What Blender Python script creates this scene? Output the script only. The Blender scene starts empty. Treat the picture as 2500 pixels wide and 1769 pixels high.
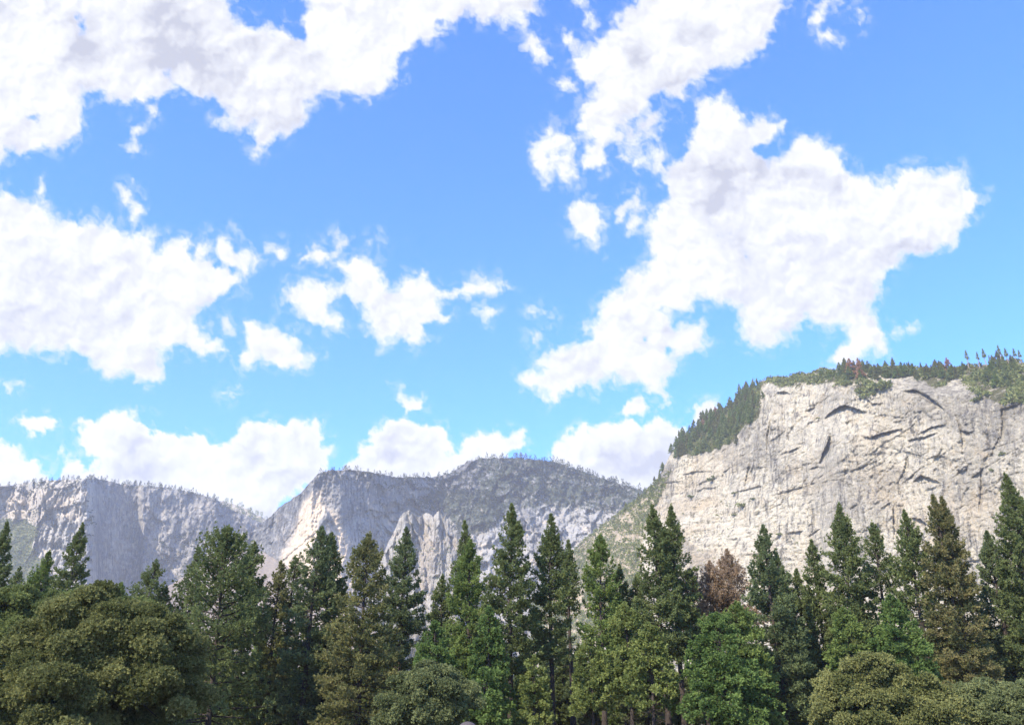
import bpy, math
import numpy as np
from mathutils import Vector

C = bpy.context.scene
COL = C.collection
R_ = math.radians

# ------------------------------------------------------------------ camera, sky, sun, exposure
F_PX, U0, V0 = 2080.0, 1250.0, 884.5          # the photograph is 2500 x 1769
PITCH = R_(22.5)
CAM = np.array([0.0, 0.0, 1.7])
cam_data = bpy.data.cameras.new('camera')
cam = bpy.data.objects.new('camera', cam_data)
COL.objects.link(cam)
cam.location = CAM
cam.rotation_euler = (math.pi / 2 + PITCH, 0, 0)
cam_data.sensor_fit = 'HORIZONTAL'
cam_data.sensor_width = 36.0
cam_data.lens = 36.0 * F_PX / 2500.0
cam_data.clip_start = 0.1
cam_data.clip_end = 80000.0
C.camera = cam

SUN = np.array([-0.50, -0.58, 0.65]); SUN /= np.linalg.norm(SUN)
SUN_EL = math.asin(SUN[2])
EXPOSURE = 1.4
world = bpy.data.worlds.new('World'); C.world = world; world.use_nodes = True
wn = world.node_tree.nodes; wl = world.node_tree.links
for n in list(wn): wn.remove(n)
sky_n = wn.new('ShaderNodeTexSky'); sky_n.sky_type = 'NISHITA'; sky_n.sun_disc = False
sky_n.sun_elevation = SUN_EL
sky_n.sun_rotation = math.atan2(SUN[0], SUN[1])
sky_n.altitude = 1200.0; sky_n.air_density = 1.0; sky_n.dust_density = 0.4; sky_n.ozone_density = 1.6
bg = wn.new('ShaderNodeBackground'); bg.inputs['Strength'].default_value = 0.14
wo = wn.new('ShaderNodeOutputWorld')
grade = wn.new('ShaderNodeMixRGB'); grade.blend_type = 'MULTIPLY'; grade.inputs[0].default_value = 1.0
grade.inputs[2].default_value = (0.24, 0.69, 1.42, 1)
wl.new(sky_n.outputs[0], grade.inputs[1]); wl.new(grade.outputs[0], bg.inputs['Color'])
wl.new(bg.outputs[0], wo.inputs['Surface'])

sd_ = bpy.data.lights.new('sun', 'SUN'); sd_.energy = 3.7; sd_.angle = R_(0.5); sd_.color = (1.0, 0.89, 0.71)
sun = bpy.data.objects.new('sun', sd_); COL.objects.link(sun)
sun.rotation_euler = Vector(SUN.tolist()).to_track_quat('Z', 'Y').to_euler()
sun.location = (-200, -150, 400)
C.view_settings.view_transform = 'Standard'; C.view_settings.look = 'None'
C.view_settings.exposure = EXPOSURE; C.view_settings.gamma = 1.0; C.view_settings.use_curve_mapping = False
C.render.engine = 'CYCLES'
C.cycles.use_denoising = True
C.cycles.max_bounces = 6; C.cycles.diffuse_bounces = 3; C.cycles.transparent_max_bounces = 12
C.cycles.volume_bounces = 1
HAZE = 0.000066

# ------------------------------------------------------------------ helpers
def ray(u, v):
    u = np.asarray(u, float); v = np.asarray(v, float)
    a = (u - U0) / F_PX; b = (V0 - v) / F_PX
    cp, sp = math.cos(PITCH), math.sin(PITCH)
    return np.stack([a, cp - b * sp, sp + b * cp], -1)

def at_depth(u, v, y):
    d = ray(u, v); return CAM + d * (y / d[..., 1])[..., None] if d.ndim > 1 else CAM + d * (y / d[1])

def tag(o, label, cat=None, group=None, kind=None):
    o['label'] = label
    if cat: o['category'] = cat
    if group: o['group'] = group
    if kind: o['kind'] = kind
    return o

def mesh_data(name, co, faces, mat=None, attrs=None, smooth=False):
    me = bpy.data.meshes.new(name)
    co = np.ascontiguousarray(co, dtype=np.float32).reshape(-1, 3)
    faces = np.ascontiguousarray(faces, dtype=np.int32)
    nf, k = faces.shape
    me.vertices.add(len(co)); me.vertices.foreach_set('co', co.ravel())
    me.loops.add(nf * k); me.loops.foreach_set('vertex_index', faces.ravel())
    me.polygons.add(nf)
    me.polygons.foreach_set('loop_start', np.arange(0, nf * k, k, dtype=np.int32))
    me.polygons.foreach_set('loop_total', np.full(nf, k, dtype=np.int32))
    if smooth: me.polygons.foreach_set('use_smooth', np.ones(nf, dtype=bool))
    for an, av in (attrs or {}).items():
        a = me.attributes.new(an, 'FLOAT', 'POINT')
        a.data.foreach_set('value', np.ascontiguousarray(av, dtype=np.float32).ravel())
    me.update(calc_edges=True)
    if mat: me.materials.append(mat)
    return me

def link(name, me, parent=None, loc=None):
    o = bpy.data.objects.new(name, me); COL.objects.link(o)
    if parent is not None: o.parent = parent
    if loc is not None: o.location = loc
    return o

def empty(name, loc):
    o = bpy.data.objects.new(name, None); COL.objects.link(o); o.location = loc
    o.empty_display_size = 0.5
    return o

def _hash(xi, yi, seed):
    h = (xi.astype(np.uint32) * np.uint32(374761393) + yi.astype(np.uint32) * np.uint32(668265263)
         + np.uint32((seed * 2246822519 + 3266489917) % (2 ** 32)))
    h = (h ^ (h >> np.uint32(13))) * np.uint32(1274126177)
    h = (h ^ (h >> np.uint32(16))) * np.uint32(2246822519)
    return (h ^ (h >> np.uint32(15))).astype(np.float32) / np.float32(4294967296.0)

def perlin(x, y, seed=0):
    x = np.asarray(x, np.float32); y = np.asarray(y, np.float32)
    xf = np.floor(x); yf = np.floor(y)
    xi = xf.astype(np.int64); yi = yf.astype(np.int64)
    fx = x - xf; fy = y - yf
    def g(ix, iy, dx, dy):
        a = _hash(ix, iy, seed) * np.float32(2 * math.pi)
        return np.cos(a) * dx + np.sin(a) * dy
    u = fx * fx * fx * (fx * (fx * 6 - 15) + 10); w = fy * fy * fy * (fy * (fy * 6 - 15) + 10)
    a = g(xi, yi, fx, fy); b = g(xi + 1, yi, fx - 1, fy)
    c = g(xi, yi + 1, fx, fy - 1); d = g(xi + 1, yi + 1, fx - 1, fy - 1)
    return (a + (b - a) * u + (c + (d - c) * u - a - (b - a) * u) * w) * 1.5

def fbm(x, y, seed=0, octv=5, gain=0.5, lac=2.03, ridged=False):
    s = 0; a = 1.0; t = 0
    for i in range(octv):
        n = perlin(x, y, seed + i * 17)
        if ridged: n = 1 - 2 * np.abs(n)
        s = s + a * n; t += a; a *= gain; x = x * lac + 13.7; y = y * lac + 7.1
    return s / t

def facets(x, y, seed, tilt=1.0):
    """Broken planar plates: each cell of a jittered grid is a plane of its own offset and tilt."""
    xi = np.floor(x).astype(np.int64); yi = np.floor(y).astype(np.int64)
    best = np.full(x.shape, 1e9, np.float32); val = np.zeros(x.shape, np.float32)
    for dx in (-1, 0, 1):
        for dy in (-1, 0, 1):
            cx = xi + dx; cy = yi + dy
            px = cx + _hash(cx, cy, seed); py = cy + _hash(cx, cy, seed + 1)
            d = (x - px) ** 2 + (y - py) ** 2
            o = _hash(cx, cy, seed + 2) - 0.5
            tx = (_hash(cx, cy, seed + 3) - 0.5) * tilt; ty = (_hash(cx, cy, seed + 4) - 0.5) * tilt
            hgt = o + tx * (x - px) + ty * (y - py)
            m = d < best
            best = np.where(m, d, best); val = np.where(m, hgt, val)
    return val

def sstep(a, b, x):
    t = np.clip((x - a) / (b - a), 0, 1); return t * t * (3 - 2 * t)

def poly_sd(pts, u, v):
    """Signed distance (inside positive) of points to a closed polygon."""
    p = np.asarray(pts, np.float32); q = np.roll(p, -1, 0)
    d2 = np.full(u.shape, 1e12, np.float32); ins = np.zeros(u.shape, bool)
    for (ax, ay), (bx, by) in zip(p, q):
        ex, ey = bx - ax, by - ay
        t = np.clip(((u - ax) * ex + (v - ay) * ey) / max(ex * ex + ey * ey, 1e-6), 0, 1)
        d2 = np.minimum(d2, (u - ax - t * ex) ** 2 + (v - ay - t * ey) ** 2)
        c = ((ay > v) != (by > v))
        if ey != 0: ins ^= c & (u < ax + (v - ay) / ey * ex)
    d = np.sqrt(d2)
    return np.where(ins, d, -d)

def line_d(pts, u, v):
    """Distance to an open polyline, arc position 0..1 and signed height below it (v minus line v)."""
    p = np.asarray(pts, np.float32)
    d2 = np.full(u.shape, 1e12, np.float32); arc = np.zeros(u.shape, np.float32)
    seg = np.hypot(*(p[1:] - p[:-1]).T); tot = seg.sum(); acc = 0
    for i in range(len(p) - 1):
        ax, ay = p[i]; bx, by = p[i + 1]; ex, ey = bx - ax, by - ay
        t = np.clip(((u - ax) * ex + (v - ay) * ey) / max(ex * ex + ey * ey, 1e-6), 0, 1)
        q = (u - ax - t * ex) ** 2 + (v - ay - t * ey) ** 2
        m = q < d2
        d2 = np.where(m, q, d2); arc = np.where(m, (acc + t * seg[i]) / tot, arc)
        acc += seg[i]
    return np.sqrt(d2), arc

class Mat:
    def __init__(self, name):
        self.m = bpy.data.materials.new(name); self.m.use_nodes = True
        self.n = self.m.node_tree.nodes; self.l = self.m.node_tree.links
        for x in list(self.n): self.n.remove(x)
        self.out = self.n.new('ShaderNodeOutputMaterial')
    def add(self, t, ins=None, **props):
        x = self.n.new('ShaderNode' + t)
        for k, v in props.items(): setattr(x, k, v)
        for k, v in (ins or {}).items():
            if isinstance(v, bpy.types.NodeSocket): self.l.new(v, x.inputs[k])
            else: x.inputs[k].default_value = v
        return x
    def attr(self, name): return self.add('Attribute', attribute_name=name).outputs['Fac']
    def mix(self, fac, a, b, mode='MIX'):
        x = self.add('MixRGB', {0: fac, 1: a, 2: b}, blend_type=mode); return x.outputs[0]
    def math(self, op, a, b=0.0, clamp=False):
        x = self.add('Math', {0: a, 1: b}, operation=op); x.use_clamp = clamp; return x.outputs[0]
    def ramp(self, fac, lo, hi):
        return self.add('MapRange', {0: fac, 1: lo, 2: hi, 3: 0.0, 4: 1.0}, interpolation_type='SMOOTHSTEP').outputs[0]
    def noise(self, vec, scale, detail=4, rough=0.55, dist=0.0):
        return self.add('TexNoise', {'Vector': vec, 'Scale': scale, 'Detail': detail, 'Roughness': rough, 'Distortion': dist}).outputs['Fac']
    def scaled(self, vec, s):
        return self.add('VectorMath', {0: vec, 1: s}, operation='MULTIPLY').outputs[0]
    def surface(self, shader): self.l.new(shader, self.out.inputs['Surface']); return self.m

def rgb(r, g, b): return (r, g, b, 1.0)

# ------------------------------------------------------------------ materials
def rock_material(name, light, grey, dark, stain, veg, unit, streak=0.7, bump=1.0, speck=1.0):
    """unit: size in metres of about one streak width."""
    M = Mat(name)
    P = M.add('NewGeometry').outputs['Position']
    s1 = M.noise(M.scaled(P, (1 / unit, 1 / unit, 0.055 / unit)), 1.0, 7, 0.66)
    s2 = M.noise(M.scaled(P, (0.30 / unit, 0.30 / unit, 0.035 / unit)), 1.0, 5, 0.6)
    big = M.noise(P, 0.05 / unit, 6, 0.62)
    mid = M.noise(P, 0.35 / unit, 7, 0.72, 0.6)
    fine = M.noise(P, 1.7 / unit, 6, 0.78)
    col = M.mix(M.ramp(big, 0.44, 0.64), light, grey)
    col = M.mix(M.math('MULTIPLY', M.ramp(mid, 0.48, 0.62), 0.6 * speck), col, grey)
    col = M.mix(M.math('MULTIPLY', M.ramp(M.noise(P, 0.13 / unit, 5, 0.6, 1.0), 0.54, 0.68), 0.55), col, stain)
    col = M.mix(M.math('MULTIPLY', M.math('MULTIPLY', M.ramp(s1, 0.46, 0.62), M.ramp(s2, 0.42, 0.56)), streak), col, dark)
    col = M.mix(M.math('MULTIPLY', M.ramp(s1, 0.46, 0.34), 0.65), col, rgb(light[0] * 1.12, light[1] * 1.12, light[2] * 1.12))
    col = M.mix(M.math('MULTIPLY', M.attr('stain'), M.ramp(s1, 0.85, 0.4)), col, stain)
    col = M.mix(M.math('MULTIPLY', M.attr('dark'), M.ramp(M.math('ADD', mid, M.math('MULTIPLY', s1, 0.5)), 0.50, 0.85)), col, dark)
    col = M.mix(M.math('MULTIPLY', M.ramp(fine, 0.50, 0.66), 0.38 * speck), col, dark)
    col = M.mix(M.math('MULTIPLY', M.ramp(fine, 0.48, 0.36), 0.35), col, rgb(light[0] * 1.1, light[1] * 1.1, light[2] * 1.1))
    vg = M.mix(M.ramp(fine, 0.35, 0.65), veg, rgb(veg[0] * 2.2, veg[1] * 1.9, veg[2] * 2.0))
    col = M.mix(M.ramp(M.math('ADD', M.attr('veg'), M.math('MULTIPLY', M.math('SUBTRACT', mid, 0.5), 1.6)), 0.4, 0.6), col, vg)
    h = M.math('ADD', M.math('MULTIPLY', fine, 0.6), M.math('ADD', mid, M.math('MULTIPLY', s1, 0.5)))
    bmp = M.add('Bump', {'Strength': bump, 'Distance': unit * 1.5, 'Height': h})
    b = M.add('BsdfPrincipled', {'Base Color': col, 'Roughness': 0.95, 'Specular IOR Level': 0.12, 'Normal': bmp.outputs[0]})
    return M.surface(b.outputs[0])

MAT_CLIFF = rock_material('pale_granite', rgb(.66, .595, .455), rgb(.46, .415, .325), rgb(.14, .13, .115), rgb(.54, .43, .28), rgb(.07, .075, .035), 5.5, 0.95)
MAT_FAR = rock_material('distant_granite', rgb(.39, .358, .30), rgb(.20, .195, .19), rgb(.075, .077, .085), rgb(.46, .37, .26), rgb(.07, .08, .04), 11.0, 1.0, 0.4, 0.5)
MAT_SHADEDROCK = rock_material('shaded_grey_granite', rgb(.30, .29, .27), rgb(.175, .172, .168), rgb(.068, .07, .076), rgb(.62, .49, .34), rgb(.035, .045, .03), 10.0, 0.95, 0.42, 0.5)  # grey tone also carries the summit's cloud shadow as rock colour
MAT_SPIRE = rock_material('white_granite', rgb(.46, .43, .37), rgb(.30, .285, .265), rgb(.12, .115, .11), rgb(.44, .34, .25), rgb(.06, .065, .035), 6.0, 0.7)
MAT_TALUS = rock_material('tan_talus', rgb(.40, .33, .265), rgb(.35, .29, .24), rgb(.24, .20, .16), rgb(.42, .33, .24), rgb(.08, .08, .04), 7.0, 0.2)

def foliage(name, c, c2, trans=0.42):
    M = Mat(name)
    t = M.attr('tint')
    col = M.mix(M.ramp(t, 0.1, 0.9), rgb(*c), rgb(*c2))
    d = M.add('BsdfDiffuse', {'Color': col, 'Roughness': 0.5})
    tr = M.add('BsdfTranslucent', {'Color': col})
    x = M.add('MixShader', {0: trans, 1: d.outputs[0], 2: tr.outputs[0]})
    return M.surface(x.outputs[0])

FOL = {
    'pine': foliage('dark_pine_needles', (0.113, 0.146, 0.059), (0.246, 0.292, 0.112)),
    'blue': foliage('blue_green_needles', (0.106, 0.143, 0.070), (0.227, 0.277, 0.124)),
    'mid': foliage('green_needles', (0.122, 0.177, 0.054), (0.266, 0.339, 0.103)),
    'olive': foliage('olive_needles', (0.133, 0.152, 0.059), (0.299, 0.292, 0.122)),
    'brown': foliage('yellowing_needles', (0.120, 0.143, 0.058), (0.299, 0.266, 0.120)),
    'cedar': foliage('bright_cedar_sprays', (0.091, 0.151, 0.045), (0.217, 0.307, 0.095)),
    'yellow': foliage('yellow_green_sprays', (0.140, 0.177, 0.051), (0.326, 0.373, 0.124)),
    'dead': foliage('dead_rust_needles', (.29, .21, .135), (.47, .355, .24)),
    'rust': foliage('orange_dead_needles', (.34, .195, .115), (.54, .33, .20)),
    'oak': foliage('oak_leaves', (0.127, 0.143, 0.051), (0.301, 0.307, 0.118), 0.35),
    'oakdark': foliage('dark_oak_leaves', (0.116, 0.150, 0.052), (0.260, 0.300, 0.104), 0.35),
    'oakgrey': foliage('grey_green_leaves', (0.121, 0.147, 0.063), (0.276, 0.307, 0.136), 0.35),
    'brush': foliage('mountain_brush', (0.128, 0.154, 0.054), (0.297, 0.315, 0.124), 0.15),
    'darkbrush': foliage('dark_mountain_brush', (0.026, 0.035, 0.018), (0.075, 0.090, 0.042), 0.15),
    'ridge': foliage('ridge_needles', (0.130, 0.175, 0.068), (0.341, 0.380, 0.139), 0.2),
}
def bark(name, a, b):
    M = Mat(name)
    P = M.add('TexCoord').outputs['Object']
    n = M.noise(M.scaled(P, (9, 9, 1.5)), 1.0, 5, 0.65)
    col = M.mix(M.ramp(n, 0.35, 0.65), rgb(*a), rgb(*b))
    bm = M.add('Bump', {'Strength': 0.8, 'Distance': 0.06, 'Height': n})
    return M.surface(M.add('BsdfPrincipled', {'Base Color': col, 'Roughness': 0.95, 'Normal': bm.outputs[0]}).outputs[0])
BARK = bark('pine_bark', (.026, .020, .018), (.07, .054, .044))
BARK_PALE = bark('weathered_wood', (.16, .13, .11), (.34, .29, .25))
def ground_material():
    M = Mat('meadow_ground')
    P = M.add('NewGeometry').outputs['Position']
    a = M.noise(P, 0.03, 6, 0.6); b = M.noise(P, 1.3, 6, 0.7)
    col = M.mix(M.ramp(a, .4, .6), rgb(.10, .085, .05), rgb(.16, .14, .07))
    col = M.mix(M.ramp(b, .4, .65), col, rgb(.07, .065, .035))
    bm = M.add('Bump', {'Strength': 0.6, 'Distance': 0.2, 'Height': b})
    return M.surface(M.add('BsdfPrincipled', {'Base Color': col, 'Roughness': 1.0, 'Normal': bm.outputs[0]}).outputs[0])
MAT_GROUND = ground_material()

# ------------------------------------------------------------------ ground
def build_ground():
    n = 96
    rad = np.array([0.0] + list(np.geomspace(8, 5000, 40)))
    th = np.linspace(0, 2 * math.pi, n, endpoint=False)
    co = [[0, 0, 0]]
    for r in rad[1:]:
        for t in th: co.append([r * math.cos(t), 600 * min(r / 900, 1) + r * math.sin(t), 0])
    co = np.array(co); co[:, 2] = 0.25 * fbm(co[:, 0] / 40, co[:, 1] / 40, 5, 3) * np.clip(np.hypot(co[:, 0], co[:, 1]) / 60, 0, 1) - 0.02
    f = []
    for j in range(n): f.append([0, 1 + j, 1 + (j + 1) % n, 0])
    f3 = np.array([[x[0], x[1], x[2]] for x in f])
    for i in range(len(rad) - 2):
        a = 1 + i * n; b = a + n
        for j in range(n):
            k = (j + 1) % n
            f3 = f3 if False else f3
            f.append([a + j, b + j, b + k, a + k])
    q = np.array(f[n:]); tri = np.concatenate([f3, q[:, [0, 1, 2]], q[:, [0, 2, 3]]])
    o = link('ground', mesh_data('ground', co, tri, MAT_GROUND, smooth=True))
    tag(o, 'flat valley meadow ground under the trees', kind='structure')
build_ground()

# ------------------------------------------------------------------ sky: a far backdrop that carries the clouds (cover and painted grey shade per point)
CLOUDS = [   # (outline in photo pixels, inner thickness)
 (1.3, [(-300,-300),(-300,430),(0,392),(57,379),(109,362),(152,366),(196,335),(213,301),(218,253),(209,231),(244,235),(296,250),(392,248),(427,231),(462,231),(514,248),(527,261),(527,301),(584,320),(619,314),(627,353),(608,383),(632,390),(654,379),(645,362),(662,355),(719,322),(758,283),(767,248),(806,244),(845,235),(898,240),(939,222),(983,196),(978,161),(1013,126),(1066,100),(1096,57),(1135,31),(1170,57),(1214,48),(1270,74),(1310,26),(1312,-300),(741,-300),(741,0),(723,30),(715,61),(680,57),(619,48),(580,39),(558,0),(540,-300)]),
 (1.4, [(-300,470),(0,475),(26,453),(48,475),(87,475),(109,449),(100,484),(148,518),(152,545),(200,527),(261,527),(305,566),(370,562),(388,597),(418,579),(466,588),(479,610),(490,575),(501,558),(514,597),(540,575),(562,562),(588,579),(584,606),(614,601),(632,636),(605,660),(580,652),(601,705),(566,709),(514,748),(475,774),(492,813),(532,831),(564,861),(523,879),(479,870),(436,857),(392,888),(379,927),(349,935),(314,922),(257,922),(209,888),(166,870),(109,859),(13,853),(-300,840)]),
 (.55, [(654,613),(662,595),(690,590),(706,620),(690,645),(665,632)]),
 (.6, [(723,645),(741,614),(780,580),(797,606),(824,593),(819,562),(850,584),(841,619),(784,641)]),
 (.2, [(876,614),(898,584),(928,575),(937,593),(898,606)]),
 (1.0, [(702,692),(741,687),(797,681),(837,687),(812,648),(854,639),(898,626),(937,635),(946,687),(957,696),(983,665),(1018,670),(1040,661),(1070,700),(1105,705),(1131,674),(1205,661),(1251,696),(1210,718),(1170,726),(1105,742),(1080,738),(1096,779),(1079,792),(1044,787),(1048,827),(1014,848),(974,831),(931,851),(918,814),(892,787),(887,753),(844,722),(826,730),(820,750),(839,809),(800,800),(741,792),(715,783),(705,744),(680,744),(697,718)]),
 (.9, [(588,809),(593,783),(632,783),(680,796),(723,818),(741,844),(780,861),(758,888),(736,905),(680,896),(632,883),(606,900),(580,883),(593,853)]),
 (.3, [(527,792),(553,781),(575,809),(560,815)]),
 (.35, [(1166,766),(1188,752),(1210,770),(1192,792)]),
 (.22, [(1288,750),(1310,745),(1330,770),(1355,762),(1345,790),(1300,785)]),
 (.22, [(1288,815),(1318,812),(1310,845),(1290,840)]),
 (.5, [(957,944),(979,942),(992,962),(1022,962),(1037,979),(996,1001),(974,975)]),
 (.25, [(547,950),(580,950),(578,975),(550,975)]),
 (.45, [(44,1031),(70,1018),(87,1027),(118,1014),(139,1036),(122,1049),(83,1062)]),
 (.12, [(15,938),(55,938),(55,953),(20,953)]),
 (.38, [(283,455),(315,448),(332,480),(348,510),(342,533),(308,532),(318,505),(300,480)]),
 (.25, [(316,308),(340,315),(338,328),(322,325)]), (.25, [(363,265),(384,260),(376,291)]), (.2, [(306,364),(330,353),(352,372),(330,366)]),
 (1.4, [(1560,-300),(1549,4),(1501,31),(1484,61),(1436,100),(1405,139),(1405,187),(1427,205),(1427,244),(1412,290),(1405,322),(1440,345),(1425,375),(1405,418),(1453,438),(1497,405),(1490,360),(1501,320),(1540,300),(1580,275),(1590,240),(1620,230),(1660,262),(1690,290),(1680,330),(1650,370),(1620,410),(1615,440),(1625,470),(1620,490),(1600,520),(1575,560),(1580,600),(1585,625),(1560,650),(1540,665),(1505,700),(1462,735),(1453,774),(1423,796),(1427,827),(1401,837),(1340,848),(1305,879),(1310,901),(1270,909),(1266,931),(1301,957),(1336,983),(1397,957),(1432,944),(1462,962),(1480,935),(1532,949),(1575,953),(1623,979),(1623,949),(1645,914),(1654,883),(1702,861),(1743,827),(1719,783),(1680,787),(1650,787),(1654,770),(1711,739),(1796,744),(1805,779),(1792,814),(1835,844),(1892,849),(1949,818),(1966,783),(2023,801),(2058,783),(2058,822),(2027,849),(2023,888),(2066,890),(2162,862),(2162,827),(2154,779),(2136,748),(2158,687),(2167,666),(2223,631),(2280,613),(2328,587),(2367,535),(2397,500),(2406,466),(2363,453),(2354,414),(2341,405),(2293,410),(2263,392),(2219,397),(2180,444),(2127,436),(2080,397),(2032,353),(1997,331),(1953,344),(1914,375),(1875,366),(1901,331),(1910,305),(1870,279),(1805,288),(1783,257),(1766,231),(1718,231),(1692,226),(1718,192),(1770,166),(1840,135),(1883,105),(1892,61),(1923,26),(1929,-300)]),
 (.42, [(1327,296),(1357,301),(1384,314),(1418,349),(1405,410),(1423,436),(1375,453),(1336,444),(1301,405),(1299,357)]),
 (.9, [(1390,510),(1430,472),(1465,490),(1480,530),(1470,570),(1465,615),(1440,600),(1400,585),(1385,550)]),
 (.4, [(1497,520),(1520,480),(1550,460),(1567,490),(1560,545),(1545,560),(1535,520),(1505,545)]),
 (.25, [(1358,215),(1375,195),(1405,205),(1410,235),(1375,240)]), (.25, [(1367,75),(1400,90),(1410,130),(1380,110)]),
 (.38, [(1270,110),(1290,85),(1315,90),(1335,125),(1340,160),(1310,145)]), (.28, [(1405,0),(1430,0),(1440,35),(1470,60),(1460,80),(1430,60)]),
 (.22, [(1500,310),(1600,270),(1680,300),(1640,420),(1600,430),(1550,420),(1510,380)]),
 (.3, [(1980,5),(2040,-10),(2060,10),(2010,40),(2000,80),(2040,85),(2060,105),(2000,95),(1985,60)]), (.28, [(2075,20),(2100,5),(2110,45),(2095,80),(2085,50)]),
 (.3, [(2165,810),(2200,790),(2235,795),(2200,820),(2170,818)]),
 (1.3, [(-300,1080),(0,1081),(44,1081),(70,1110),(105,1132),(116,1166),(116,1400),(-300,1400)]),
 (1.3, [(130,1190),(135,1162),(144,1101),(174,1101),(205,1132),(231,1123),(192,1079),(192,1036),(218,1031),(288,1010),(370,1014),(383,1049),(423,1044),(436,1055),(497,1062),(514,1084),(553,1092),(562,1079),(584,1053),(627,1027),(662,1023),(684,1036),(715,1029),(776,1027),(793,1036),(806,1075),(802,1127),(741,1201),(690,1249),(690,1400),(120,1400)]),
 (1.3, [(848,1136),(896,1079),(931,1049),(974,1029),(1005,1029),(1027,1042),(1083,1044),(1101,1084),(1096,1114),(1140,1079),(1170,1062),(1244,1055),(1262,1062),(1284,1075),(1279,1092),(1236,1114),(1100,1250),(820,1250)]),
 (1.3, [(1358,1101),(1375,1062),(1423,1044),(1471,1049),(1506,1031),(1545,1023),(1567,1036),(1619,1020),(1641,1040),(1676,1036),(1720,1100),(1690,1300),(1358,1300)]),
 (.8, [(1685,1001),(1698,983),(1719,979),(1750,988),(1790,1060),(1685,1070)]),
 (.5, [(1515,1001),(1536,979),(1563,975),(1584,1005),(1576,1018)]), (.2, [(1611,982),(1620,980),(1620,1004),(1612,1004)]),
]
DENTS = [  # thin places and holes: (centre, radii, amount)
 (200,80,26,60,.75),(190,40,40,30,.3),(405,175,26,30,.7),(75,285,28,26,.6),(105,300,45,20,.5),(30,315,30,30,.5),(735,85,22,34,.8),(748,140,22,40,.5),(640,20,70,30,.3),
 (300,765,28,18,.5),(1571,831,16,18,1.1),(1633,858,14,12,.8),(1680,262,34,20,.7),(1850,360,40,22,.6),(1730,515,22,16,.5),(1755,570,30,20,.6),
 (1805,510,28,22,.6),(1790,560,34,20,.6),(1830,620,22,46,.75),(1860,670,22,34,.6),(1560,120,26,22,.35),(1620,470,16,30,.5),(560,265,40,30,.4),(1650,330,34,46,.7),(1930,740,40,16,.4),(1610,760,40,18,.3),
 (520,640,20,18,.9),(560,655,16,14,.6),(350,1090,40,20,.15),(700,1260,40,40,.6),(1560,760,60,12,.25)]
GREYS = [  # cloud places painted with grey underside shade
 (430,70,150,80,.9),(470,140,100,45,.8),(15,30,60,40,.6),(195,90,40,70,.7),(90,670,70,70,.6),(300,640,90,30,.55),(310,720,60,25,.45),(60,790,140,50,.55),(230,800,90,40,.35),
 (1770,440,110,55,1.0),(1850,380,60,40,.7),(1560,125,36,34,.8),(1710,90,40,40,.4),(1660,220,90,60,.35),(1960,430,80,30,.6),(2050,470,34,30,.6),(1730,510,34,26,.5),(2050,620,140,80,.35),(1800,600,60,60,.4),(1950,720,120,40,.35),
 (1540,690,110,40,.3),(1400,890,80,50,.3),(330,1092,40,28,.9),(330,1150,90,30,.75),(700,1150,110,50,.5),(620,1110,40,40,.4),(1000,1110,120,30,.6),(960,1060,60,15,.25),(1600,1140,140,50,.9),(1480,1110,60,25,.6),(1560,1070,70,20,.35),
 (750,150,40,30,.6),(620,105,20,16,.5),(720,200,60,30,.3),(550,200,110,60,.35),(640,290,80,50,.3),(900,720,60,30,.25),(680,860,60,25,.2)]

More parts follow.
